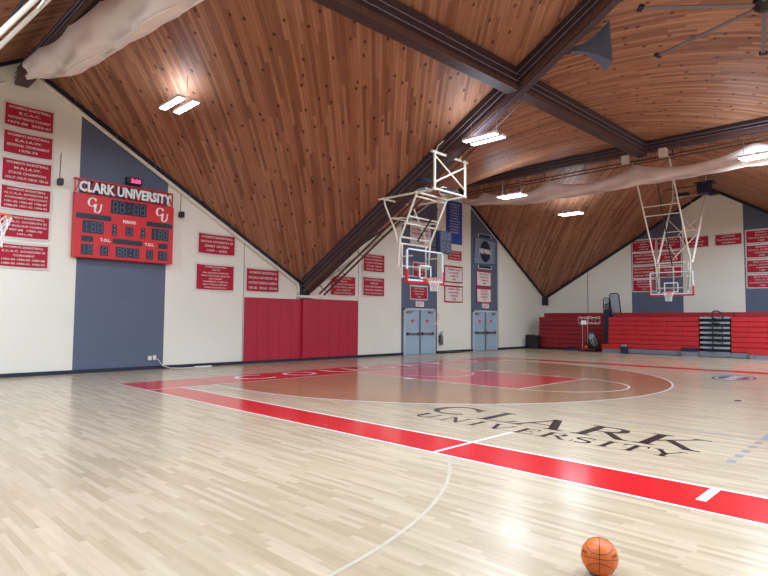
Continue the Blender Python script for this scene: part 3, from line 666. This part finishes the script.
def disp(x0, x1, z0, z1, digits, lead=False, colon=False):
    p = MB().box(x0, x1, -.235, -.22, z0, z1).build('display', 'panel', t); m = MB()
    n = len(digits); wd = (x1-x0)/(n+.2)
    for i, d in enumerate(digits):
        cx = x0+wd*(i+.6); w_ = wd*.62; h = (z1-z0)*.74; s = .018; zc = (z0+z1)/2; zl = zc-h/2; zh = zc+h/2; xl = cx-w_/2; xh = cx+w_/2; y = (-.245, -.235)
        if d == '8':
            for zz in (zl, zc, zh): m.box(xl+.008, xh-.008, *y, zz-s/2, zz+s/2)
            for xx in (xl, xh):
                m.box(xx-s/2, xx+s/2, *y, zl+.012, zc-.012); m.box(xx-s/2, xx+s/2, *y, zc+.012, zh-.012)
        elif d == '1':
            m.box(cx-s/2, cx+s/2, *y, zl, zc-.012); m.box(cx-s/2, cx+s/2, *y, zc+.012, zh)
        elif d == ':':
            m.box(cx-.02, cx+.02, *y, zc-.1, zc-.06); m.box(cx-.02, cx+.02, *y, zc+.06, zc+.1)
        elif d == '*':
            for k_ in range(3): m.box(cx-.03, cx+.03, *y, zc-.16+k_*.13, zc-.1+k_*.13)
    if m.v: m.build('segments', 'seg', p)
def sx(u): return (u-82)/(588-82)*W0     # proportions of the board front
def sz(v, u=330): return H0*(1-(v-155-(u-82)*.125)/325)
t.scale = (.97, 1, .97)
disp(1.06, 2.2, 1.5, 1.93, '88:88'); disp(.04, 1.08, 1.22, 1.38, ''); disp(2.22, 3.1, 1.22, 1.38, '')
disp(.24, .86, .78, 1.17, '188'); disp(2.4, 2.98, .78, 1.17, '188'); disp(1.12, 1.26, .78, 1.14, '*'); disp(2.04, 2.18, .78, 1.14, '*'); disp(1.55, 1.77, .82, 1.12, '8')
disp(.22, .56, .5, .68, ''); disp(2.64, 2.96, .5, .68, ''); disp(1.15, 2.1, .52, .68, '')
disp(.22, .56, .1, .42, '18'); disp(.78, 1.02, .1, .42, '8'); disp(1.26, 2.0, .1, .42, '88:8'); disp(2.24, 2.46, .1, .42, '8'); disp(2.64, 2.96, .1, .42, '18')
m = MB(); fit_text(m, 'PERIOD', 1.66, 1.27, .42, .1, y=-.225, bold=.03); fit_text(m, 'T.O.L.', .93, .6, .32, .1, y=-.225, bold=.03); fit_text(m, 'T.O.L.', 2.34, .6, .32, .1, y=-.225, bold=.03)
for x in (.34, 2.5):
    for dd in (0, .012, .024):
        serif(m, 'C', x+dd, x+.25+dd, 1.62, .28, -.226-dd*.05, True, .12); serif(m, 'U', x+.17+dd, x+.43+dd, 1.44, .28, -.229-dd*.05, True, .12)
m.build('lettering', 'white', t)
t = thing('clock_display', 'small black clock with glowing red digits on top of the scoreboard', 'clock', (-5.38, .55, 6.0), RW)
MB().box(-.08, .42, -.12, .0, 0, .22, bev=.01).build('case', 'black', t); m = MB(); fit_text(m, '3:00', .22, .11, .3, .13, y=-.125, bold=.03); m.build('digits', 'ledred', t)
for y, z, lb in ((-1.42, 5.6, 'small black wall speaker left of the scoreboard'), (2.35, 5.15, 'small black wall speaker right of the scoreboard')):
    t = thing('wall_speaker', lb, 'speaker', (-5.4, y, z), RW, 'speakers beside the scoreboard')
    MB().box(-.07, .07, -.2, -.02, 0, .2, bev=.02).build('case', 'black', t); m = MB(); m.bar((0, 0, .1), (0, -.05, .12), .04, .04); m.tube([(0, -.02, .2), (.02, -.01, 1.0)], .008, 6); m.build('bracket', 'black', t)
t = thing('wall_outlet', 'small beige outlet low on the blue wall left of the pads', 'outlet', (-5.4, 1.45, .3), RW)
MB().box(-.06, .06, -.03, 0, 0, .14, bev=.01).build('plate', 'pipe', t); MB().box(.1, .2, -.05, 0, .0, .16, bev=.01).build('plug_box', 'pipe', t)
t = thing('power_cord', 'thin white cord trailing from the outlet to a floor box', 'cord', (-5.3, 1.6, 0), RW)
MB().tube([(0, .03, .38), (.1, -.02, .3), (.2, -.1, .12), (.42, -.2, .03), (.8, -.22, .012), (1.3, -.2, .012)], .012, 6).build('cord', 'pipe', t); MB().box(1.3, 1.9, -.26, -.12, 0, .04, bev=.01).build('floor_box', 'white', t)

# ---------------------------------------------------------------- hoops
def board_parts(t):
    f = MB()
    hw, H = .915, 1.07; b = .045
    f.box(-hw, hw, -.03, .03, 0, b*1.4); f.box(-hw, hw, -.03, .03, H-b, H); f.box(-hw, -hw+b, -.03, .03, 0, H); f.box(hw-b, hw, -.03, .03, 0, H)
    fo = f.build('backboard_frame', 'bboardw', t)
    MB().box(-hw+b, hw-b, -.006, .006, b, H-b).build('backboard_glass', 'glass', t)
    q = MB(); w_ = .05
    for a in ((-.305, .305, .12, .12+w_), (-.305, .305, .53, .53+w_), (-.305, -.305+w_, .12, .58), (.305-w_, .305, .12, .58)): q.box(a[0], a[1], -.012, -.0065, a[2], a[3])
    q.box(-hw+b, hw-b, -.012, -.0065, b, b+.04); q.build('target_square', 'white', t)
    p = MB(); p.box(-hw-.02, hw+.02, -.05, .05, -.045, .03, bev=.01); p.box(-hw-.025, -hw+.03, -.05, .05, -.04, .4, bev=.01); p.box(hw-.03, hw+.025, -.05, .05, -.04, .4, bev=.01)
    p.build('edge_padding', 'signp', t)
    rz = .13; n = 28
    r = MB(); r.tube([(.23*math.cos(2*math.pi*i/n), -.385+.23*math.sin(2*math.pi*i/n), rz) for i in range(n)], .011, 6, closed=True)
    r.box(-.12, .12, -.07, -.0, rz-.12, rz+.02); r.bar((-.1, -.03, rz-.01), (-.14, -.2, rz-.005), .02, .02); r.bar((.1, -.03, rz-.01), (.14, -.2, rz-.005), .02, .02); r.bar((0, -.05, rz-.08), (0, -.17, rz-.01), .04, .02)
    rim = r.build('rim', 'rim', t)
    nt_ = MB(); k = 12; lv = [(rz-.01, .225), (rz-.1, .19), (rz-.19, .155), (rz-.28, .135), (rz-.36, .125), (rz-.42, .13)]
    for i in range(k):
        for s in (-1, 1):
            nt_.tube([(rr2*math.cos(2*math.pi*(i+s*j*.5)/k), -.385+rr2*math.sin(2*math.pi*(i+s*j*.5)/k), zz) for j, (zz, rr2) in enumerate(lv)], .0065, 4)
    nt_.build('net', 'net', t)
# far hoop (faces -Y)
def far_hoop(lb, loc, rz):
    t = thing('basketball_hoop', lb, 'basketball hoop', loc, rz, 'side court hoops')
    board_parts(t)
    zb = 1.5      # z of the lower node above the board bottom (world 4.4)
    for s in (-.75, .75):
        MB().tube([(s, -2.35, 5.75), (s, .28, zb), (s*.85, .35, .35)], .035, 8).build('front_rail', 'pipe', t)
        m = MB().tube([(s, 3.0, 5.1), (s, .5, zb)], .03, 8); m.tube([(s*1.02, 3.15, 5.1), (s*1.0, .62, zb)], .02, 6); m.tube([(s, 3.0, 5.1), (s, 3.0, 6.1)], .03, 8); m.build('rear_rail', 'pipe', t)
    m = MB()
    for k_ in (.43, .52): m.tube([(-.75, -2.35+2.63*k_, 5.75-4.25*k_), (.75, -2.35+2.63*k_, 5.75-4.25*k_)], .025, 8)
    for z, y in ((zb, .28), (zb-.18, .3), (.35, .35)): m.tube([(-.75, y, z), (.75, y, z)], .028, 8)
    for s in (-.62, .62): m.tube([(s, .35, zb), (s, .35, .1)], .03, 8); m.bar((s, .35, .85), (s, .03, .85), .04, .04); m.bar((s, .35, .15), (s, .03, .15), .04, .04)
    m.tube([(0, .35, .1), (0, .35, 1.3)], .03, 8)
    m.build('cross_tubes', 'pipe', t)
    m = MB(); q = lambda k_: (3.0-2.5*k_, 5.1-3.6*k_)
    for k_ in (.02, .55): m.tube([(-.75, *q(k_)), (.75, *q(k_))], .02, 8)
    for a, b in ((.02, .35), (.35, .6), (.6, .95)):
        m.tube([(.75, *q(a)), (-.1, *q(b))], .014, 6); m.tube([(-.75, *q(a)), (.1, *q(b))], .014, 6)
        m.tube([(.75, *q(b)), (-.1, *q(a))], .014, 6)
    m.build('rear_bracing', 'pipe', t)
    MB().tube([(-.05, -1.5, 5.2), (.0, .2, 1.35)], .026, 8).build('brace_pole', 'black', t)
    m = MB(); m.box(.5, 1.05, 2.4, 2.9, 4.95, 5.5, bev=.03); m.box(.95, 1.35, 2.5, 2.8, 4.85, 5.05, bev=.03); m.box(-.5, .1, 2.5, 2.75, 5.0, 5.15); m.box(.4, 1.2, 2.35, 2.95, 5.45, 5.53); m.build('winch_motor', 'dark', t)
    m = MB(); m.tube([(-1.2, 3.0, 5.5), (1.2, 3.0, 5.5)], .03, 8); m.tube([(-1.0, -2.35, 5.75), (1.0, -2.35, 5.75)], .03, 8); m.tube([(-.9, -2.35, 5.75), (-.9, -2.35, 6.2)], .03, 8); m.tube([(.9, -2.35, 5.75), (.9, -2.35, 6.2)], .03, 8)
    m.build('ceiling_pipe', 'brownpipe', t)
    return t
h2 = far_hoop('glass hoop hanging in front of the bleacher wall at the right', (4.65, 20.8, 2.9), 0)
h3 = dup(h2); h3.location = (4.06, -5.15, 2.9); h3.rotation_euler = (0, 0, R(180)); h3['label'] = 'hoop at the left edge, only its rim, net and a white tube in view'
# near hoop (faces +X)
t = thing('basketball_hoop', 'glass hoop on a big white folding frame in front of the left double doors', 'basketball hoop', (1.22, 7.62, 2.9), RW)
board_parts(t)
def L1(X, Y, Zz): return (Y-7.62, -(X-1.22), Zz-2.9)
for s, dx in ((-.75, 0), (.75, .03)):
    Y = 7.62+s
    MB().tube([L1(1.5+dx, Y, 5.72), L1(.78+dx, Y, 4.31), L1(.72, Y, 3.4)], .036, 8).build('front_rail', 'pipe', t)
    MB().tube([L1(.05, Y, 5.72), L1(.1, Y, 5.5), L1(.54, Y, 4.64), L1(.68, Y, 4.2)], .03, 8).build('rear_rail', 'pipe', t)
m = MB()
for X, z in ((1.45, 5.62), (1.13, 5.02), (1.03, 4.8), (.8, 4.38), (.74, 4.18), (.72, 3.45)): m.tube([L1(X, 6.87, z), L1(X, 8.37, z)], .03, 8)
m.tube([L1(.35, 6.87, 5.05), L1(.35, 8.37, 5.05)], .024, 8)
for s in (-.6, .6):
    for z in (3.75, 3.1): m.bar(L1(.74, 7.62+s, z), L1(1.2, 7.62+s, z), .04, .04)
    m.tube([L1(.74, 7.62+s, 4.2), L1(.74, 7.62+s, 3.05)], .03, 8)
for Y in (6.87, 8.37): m.tube([L1(.35, Y, 5.05), L1(1.1, Y, 4.95)], .022, 8)
m.build('cross_tubes', 'pipe', t)
m = MB()
for Y in (6.87, 8.42): m.tube([L1(-.2, Y, 5.75), L1(2.25, Y, 5.72)], .036, 8)
for X in (.0, 1.5, 2.22): m.tube([L1(X, 6.8, 5.74), L1(X, 8.5, 5.74)], .036, 8)
m.build('carriage_tubes', 'pipe', t)
m = MB()
for Y in (6.9, 8.48): m.tube([L1(2.2, Y, 5.7), L1(2.2, Y, 6.95)], .042, 8)
m.tube([L1(2.2, 6.75, 6.9), L1(2.2, 8.62, 6.9)], .045, 8)
m.tube([L1(2.2, 6.9, 6.8), L1(2.2, 8.48, 5.95)], .026, 8); m.tube([L1(2.2, 6.9, 5.95), L1(2.2, 8.48, 6.72)], .026, 8)
for Y in (6.95, 8.2): m.tube([L1(2.2, Y, 6.9), L1(2.25, Y+.05, 7.1), L1(2.4, Y+.15, 7.25)], .02, 6)
m.build('hanger_frame', 'pipe', t)
MB().tube([L1(1.35, 8.1, 5.4), L1(.85, 7.65, 4.3)], .026, 8).build('brace_pole', 'black', t)
m = MB(); m.box(-.45, -.15, -.4, .0, 2.9, 3.04, bev=.03); m.build('winch_housing', 'mesh', t)
m = MB(); m.lathe([(0, -.16), (.11, -.12), (.15, 0), (.11, .12), (0, .16)], 14, Matrix.Translation(Vector(L1(1.75, 7.9, 5.9)))); m.build('winch_drum', 'white', t, smooth=True)
m = MB(); m.box(-.35, .1, -.2, .1, 3.3, 3.42, bev=.01); m.box(-.1, .3, -.9, -.7, 2.86, 3.0); m.build('motor', 'dark', t)
m = MB(); m.box(.0, .45, -1.05, -.85, 4.1, 4.34, bev=.02); m.box(.1, .3, -1.0, -.9, 3.95, 4.2); m.build('mounting_plate', 'pipe', t)
# shot clock beside the near backboard
t = thing('shot_clock', 'dark blue shot clock box with 88 digits above the near backboard corner', 'clock', (.95, 8.93, 4.0), RW)
MB().box(-.32, .32, -.1, .1, 0, .78, bev=.015).build('case', 'dark', t)
m = MB()
for cx, zc, w_, h in ((-.15, .22, .17, .26), (.13, .22, .17, .26), (-.02, .6, .1, .2), (.16, .6, .1, .2), (-.2, .6, .1, .2)):
    s = .03
    for zz in (zc-h/2, zc, zc+h/2): m.box(cx-w_/2, cx+w_/2, -.112, -.1, zz-s/2, zz+s/2)
    for xx in (cx-w_/2, cx+w_/2): m.box(xx-s/2, xx+s/2, -.112, -.1, zc-h/2, zc+h/2)
m.build('segments', 'seg', t); MB().bar((-.3, .1, .2), (-.55, .15, .2), .05, .05).build('arm', 'black', t)

# ---------------------------------------------------------------- bleachers
def bleacher(lb, x0, x1, yf, m_, z0, rows, rh, seg, kick=True, back=True, low=0):
    t = thing('bleacher', lb, 'bleacher', (x0, yf, 0), 0, 'folded bleachers')
    L_ = x1-x0
    for r in range(rows):
        m = MB(); z = z0+r*rh; n = max(1, round(L_/seg)); yo = .02*r
        if r < low: yo -= .25
        for q in range(n): m.box(q*L_/n+.004, (q+1)*L_/n-.004, yo, yo+.5, z+.03, z+rh, bev=.012)
        m.box(0, L_, yo+.06, yo+.5, z, z+.05)
        m.build('seat_row', m_, t)
    if kick:
        m = MB().box(-.02, L_+.02, -.05, .6, .02, z0, bev=.01); m.build('kick_panel', 'steel', t)
    else: MB().box(.05, L_-.05, .1, .6, 0, z0+.02).build('kick_panel', 'black', t)
    if back:
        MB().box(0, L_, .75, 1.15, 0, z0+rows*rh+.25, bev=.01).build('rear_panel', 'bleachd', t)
    return t
bleacher('bright red folded bleacher behind the far hoop, left of the steps', .27, 4.77, 24.3, 'bleach', .24, 7, .243, .77)
bleacher('bright red folded bleacher right of the grey steps', 6.16, 12.0, 24.3, 'bleach', .24, 7, .243, .77)
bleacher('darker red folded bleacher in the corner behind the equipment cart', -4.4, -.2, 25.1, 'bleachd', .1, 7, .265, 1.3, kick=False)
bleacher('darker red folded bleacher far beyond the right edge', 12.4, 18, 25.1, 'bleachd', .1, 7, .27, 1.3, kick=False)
t = thing('bleacher_nose', 'low red bench front with grey base at the left foot of the bright bleacher', 'bench', (.05, 24.0, 0))
MB().box(0, 1.05, 0, .24, .22, .46, bev=.012).build('seat', 'bleach', t); MB().box(0, 1.05, .02, .24, .0, .22).build('base', 'steel', t)
t = thing('bleacher_nose', 'low red bench front with grey base at the foot of the right bleacher', 'bench', (6.95, 24.0, 0))
MB().box(0, 5.0, 0, .24, .2, .44, bev=.012).build('seat', 'bleach', t); MB().box(0, 5.0, .02, .24, .0, .2).build('base', 'steel', t)
t = thing('floor_case', 'small black box at the foot of the bright bleacher', 'box', (1.06, 23.98, 0))
MB().box(0, .3, 0, .24, 0, .38, bev=.01).build('case', 'dark', t); MB().box(.02, .28, .02, .2, .38, .46).build('lid', 'mesh', t)
t = thing('bleacher_steps', 'grey steps with dark gaps set into the folded red bleachers', 'steps', (4.8, 24.3, 0))
MB().box(0, 1.33, -.06, .5, .02, .26, bev=.01).build('kick_panel', 'steel', t)
MB().box(0, 1.33, .45, .5, .26, 1.9).build('recess_back', 'black', t)
for q in range(7):
    z = .3+q*.243
    MB().box(.03, 1.31, .0, .44, z+.1, z+.2, bev=.008).build('tread', 'tread', t)
    MB().box(.12, 1.28, .14, .44, z-.04, z+.1).build('riser', 'navy', t)
MB().box(0, 1.33, .75, 1.15, 0, 2.19).build('rear_panel', 'bleachd', t)
t = thing('step_box', 'low dark step box on the grey base just left of the steps', 'box', (4.05, 24.0, 0))
MB().box(0, .72, 0, .22, .24, .42, bev=.01).build('box_body', 'navy', t); MB().box(0, .72, .02, .22, 0, .24).build('base', 'steel', t)
t = thing('handrail', 'black looped handrail standing in the grey bleacher steps', 'handrail', (5.42, 24.2, .3))
MB().tube([(0, 0, 0), (0, 0, 1.82), (.04, 0, 1.92), (.2, 0, 1.94), (.42, 0, 1.84), (.46, 0, 1.71), (.42, 0, 1.52), (.2, 0, 1.54), (0, 0, 1.6)], .032, 8).build('post', 'black', t)
for z in (1.32, .8): MB().tube([(0, 0, z-.3), (.2, 0, z-.34), (.42, 0, z-.42), (.42, 0, z-.12), (.3, 0, z), (.0, 0, z+.04)], .027, 8).build('loop', 'black', t)
MB().box(-.1, .1, -.06, .1, -.02, .03).build('foot', 'black', t)

# ---------------------------------------------------------------- corner clutter
t = thing('folded_mat', 'dark navy folded mat block standing in the corner', 'mat', (-5.33, 25.2, 0))
MB().box(0, .5, 0, .35, 0, .85, bev=.02).build('mat_body', 'navy', t)
t = thing('folded_mat', 'near-black mat block beside the navy one, touching the bleacher end', 'mat', (-4.95, 24.72, 0))
MB().box(.14, .72, 0, .33, 0, .82, bev=.02).build('mat_body', 'black', t)
t = thing('equipment_cart', 'wheeled cart with white wire hoops and a paper notice before the dark bleacher', 'cart', (-.9, 24.5, 0))
MB().box(-.48, .45, -.25, .25, .1, .16, bev=.01).build('platform', 'bleachd', t)
for x in (-.4, .38):
    for y in (-.2, .2): MB().lathe([(0, -.02), (.05, -.02), (.05, .02), (0, .02)], 12, Matrix.Translation((x, y, .05)) @ Matrix.Rotation(R(90), 4, 'Y')).build('caster', 'black', t)
for x in (-.38, -.08):
    MB().tube([(x, 0, .15), (x, 0, 1.8)], .012, 8).build('post', 'pipe', t)
m = MB()
for cx, rr2 in ((-.32, .3), (.28, .36)):
    for z in (1.6, 1.92):
        m.tube([(cx+rr2*math.cos(a*.5236), .2*math.sin(a*.5236), z+.05*math.sin(a)) for a in range(12)], .013, 6, closed=True)
    for a in range(4): m.tube([(cx+rr2*math.cos(a*1.57), .2*math.sin(a*1.57), 1.58), (cx+rr2*math.cos(a*1.57), .2*math.sin(a*1.57), 1.95)], .006, 6)
m.build('wire_basket', 'pipe', t)
MB().box(-.34, -.02, -.27, -.255, 1.52, 1.74).build('paper_notice', 'white', t)
MB().box(-.28, -.12, -.1, .1, .5, 1.5, bev=.02).build('spine', 'bleachd', t)
t = thing('bag', 'black and white patterned equipment bag slumped on the cart', 'bag', (-.62, 24.42, .17))
m = MB(); P = []; F = []; n = 14
for j, (z, rx, ry, ox) in enumerate([(0, .3, .2, 0), (.2, .33, .22, 0), (.5, .27, .2, .0), (.75, .2, .15, -.03), (.95, .13, .1, -.05), (1.08, .05, .04, -.06)]):
    P += [(ox+rx*math.cos(2*math.pi*k_/n)*(1+.08*math.sin(3*k_+j)), ry*math.sin(2*math.pi*k_/n), z) for k_ in range(n)]
for j in range(5):
    for k_ in range(n): F.append((j*n+k_, j*n+(k_+1) % n, (j+1)*n+(k_+1) % n, (j+1)*n+k_))
F += [tuple(range(n-1, -1, -1)), tuple(5*n+k_ for k_ in range(n))]
m.add(P, F); m.build('bag_body', 'black', t, smooth=True)
m = MB()
for a in ((-.2, .75, .05, .25), (-.1, .9, .12, .4), (.05, .5, .16, .15)): m.bar((a[0], -.24, a[1]), (a[2], -.24, a[3]), .015, .04)
m.build('stripe', 'mesh', t)
MB().bar((-.05, -.21, .55), (.02, -.26, .8), .2, .16).build('patch', 'mesh', t)
t = thing('ball', 'small orange ball resting on the cart platform', 'ball', (-1.0, 24.34, .262)); MB().lathe([(.09*math.sin(R(a)), -.09*math.cos(R(a))) for a in range(0, 181, 15)], 16).build('ball_body', 'ballo', t, smooth=True)
t = thing('jacket', 'dark blue cloth heap on the floor left of the cart', 'cloth', (-2.1, 24.75, 0))
m = MB(); P = []; F = []; n = 16
for j, (r, z) in enumerate([(1, 0), (.95, .05), (.7, .12), (.4, .17), (.1, .2)]):
    P += [(.52*r*math.cos(2*math.pi*k_/n)*(1+.12*math.sin(2*k_+j)), .22*r*math.sin(2*math.pi*k_/n), z*(1+.2*math.sin(k_*2.1))) for k_ in range(n)]
for j in range(4):
    for k_ in range(n): F.append((j*n+k_, j*n+(k_+1) % n, (j+1)*n+(k_+1) % n, (j+1)*n+k_))
F.append(tuple(4*n+k_ for k_ in range(n))); m.add(P, F); m.build('cloth_body', 'navy', t, smooth=True)
t = thing('folded_rail_rack', 'tall dark rack with rounded frame top, standing between the two red bleachers', 'rack', (.0, 24.75, 0))
MB().box(-.16, .16, 0, .4, 0, 2.35, bev=.02).build('column', 'navy', t)
def rframe(m, x0, x1, z0, z1, y, r=.022, sh=0):
    c = .08; P = [(x0+c, z0), (x1-c, z0), (x1, z0+c), (x1, z1-c), (x1-c, z1), (x0+c, z1), (x0, z1-c), (x0, z0+c)]
    m.tube([(x+sh*(z-z0), y, z) for x, z in P], r, 8, closed=True)
m = MB(); rframe(m, -.17, .17, 2.3, 3.02, .05, .03); rframe(m, -.12, .16, 2.2, 2.85, .2, .03); m.build('frame', 'black', t)
MB().box(-.13, .13, .1, .13, 2.3, 2.95).build('mesh_panel', 'mesh', t)
m = MB(); [m.bar((-.15, .03, z), (.17, .03, z+.12), .03, .05) for z in (2.3, 2.45, 2.6)]; m.build('hinge', 'navy', t)
t = thing('framed_panel', 'black-framed grey mesh panel leaning behind the bright bleacher', 'panel', (.32, 25.7, 0))
m = MB(); rframe(m, -.25, .28, 1.4, 3.3, -.2, .03, sh=-.1); m.build('frame', 'black', t)
m = MB(); P = [(-.22, 1.45), (.25, 1.45), (.06, 3.27), (-.41, 3.27)]; m.add([(x, -.19, z) for x, z in P]+[(x, -.17, z) for x, z in P], [(0, 1, 2, 3), (7, 6, 5, 4), (0, 4, 5, 1), (1, 5, 6, 2), (2, 6, 7, 3), (3, 7, 4, 0)]); m.build('mesh_panel', 'mesh', t)
m = MB(); m.tube([(-.2, -.2, 0), (-.24, -.2, 1.45)], .03, 8); m.tube([(.25, -.2, 0), (.25, -.2, 1.45)], .03, 8); m.build('leg', 'black', t)

# ---------------------------------------------------------------- horn speaker
t = thing('horn_speaker', 'grey flared horn loudspeaker hanging beside the long beam at the top', 'speaker', (6.1, 8.1, 9.25))
ax = Vector((.78, .62, .06)).normalized(); sx_ = ax.cross(Vector((0, 0, 1))).normalized(); HM = Matrix((ax, -sx_, ax.cross(-sx_))).transposed().to_4x4()
m = MB(); P = []; F = []
sec = [(0, .07), (.12, .08), (.28, .1), (.45, .16), (.64, .27), (.84, .42), (1.0, .58)]
for d, h in sec:
    w_ = h*.55; P += [(d, -w_, -h), (d, w_, -h), (d, w_, h), (d, -w_, h)]
for j in range(len(sec)-1):
    for k_ in range(4): F.append((j*4+k_, j*4+(k_+1) % 4, (j+1)*4+(k_+1) % 4, (j+1)*4+k_))
F.append((3, 2, 1, 0)); m.add(P, F, HM); hh = m.build('horn', 'horn', t); s_ = hh.modifiers.new('t', 'SOLIDIFY'); s_.thickness = .012
m = MB(); m.lathe([(0, -.1), (.09, -.1), (.12, -.05), (.12, .05), (.09, .1), (0, .1)], 16, HM @ Matrix.Translation((-.08, 0, 0)) @ Matrix.Rotation(R(90), 4, 'Y')); m.build('driver', 'dark', t, smooth=True)
MB().tube([(-.05, 0, .08), (-.1, -.2, .5)], .02, 6).build('bracket', 'cable', t)

# ---------------------------------------------------------------- ceiling fan
t = thing('ceiling_fan', 'large dark fan at the top right corner with long thin blades', 'fan', (10.73, 7.66, 8.5))
m = MB().lathe([(0, -.12), (.12, -.12), (.2, -.05), (.25, .05), (.2, .2), (.1, .3), (0, .3)], 20); m.build('hub', 'black', t, smooth=True)
MB().tube([(0, 0, .25), (0, 0, 3.3)], .04, 8).build('down_rod', 'black', t)
for k_ in range(6):
    a = R(101+60*k_); T_ = Matrix.Rotation(a, 4, 'Z') @ Matrix.Rotation(R(8), 4, 'X')
    b = MB(); b.box(.2, 2.6, -.05, .05, -.012, .012, T_); b.build('blade', 'fan', t)
    e = MB(); e.box(2.56, 2.66, -.09, .09, -.03, .05, T_, bev=.01); e.build('blade_tip', 'black', b and t)

# ---------------------------------------------------------------- basketball
bc = Vector((11.46, -2.73, .116))
t = thing('basketball', 'orange basketball with black seams on the near floor', 'ball', bc)
ra = .1155
m = MB(); m.lathe([(ra*math.sin(R(a)), -ra*math.cos(R(a))) for a in range(0, 181, 5)], 48); body = m.build('ball_body', 'ballo', t, smooth=True)
fwd = (M.translation-bc).normalized(); side = Vector((0, 0, 1)).cross(fwd).normalized(); upv = fwd.cross(side)
q9 = Matrix.Rotation(R(9), 3, side); fw = (q9 @ fwd); uv = (q9 @ upv)
def loop(axis, ang, n=48):
    axis = axis.normalized(); x = axis.orthogonal().normalized(); y = axis.cross(x)
    return [ra*.9985*(math.cos(ang)*axis+math.sin(ang)*(math.cos(2*math.pi*i/n)*x+math.sin(2*math.pi*i/n)*y)) for i in range(n)]
m = MB()
m.tube(loop(side, R(90)), .0022, 6, closed=True); m.tube(loop(uv, R(90)), .0022, 6, closed=True)
for su in (1, -1):
    for sf in (1, -1): m.tube(loop(uv*.846*su+fw*.533*sf, R(44)), .0022, 6, closed=True)
m.build('seam', 'black', t)
m = MB()
for sd_ in (-1, 1):
    c = (side*.78*sd_+fwd*.6+upv*.12).normalized(); x = Vector((0, 0, 1)).cross(c).normalized(); y = c.cross(x)
    for k_ in range(4):
        for dx, dy, w_, h in ((-.02+k_*.012, 0, .007, .018),):
            m.add([c*ra*1.003+x*(dx+a*w_/2)+y*(dy+b*h/2)+c*(-(abs(dx)**2)/(2*ra)) for a, b in ((-1, -1), (1, -1), (1, 1), (-1, 1))], [(0, 1, 2, 3)])
m.build('printed_mark', 'black', t)
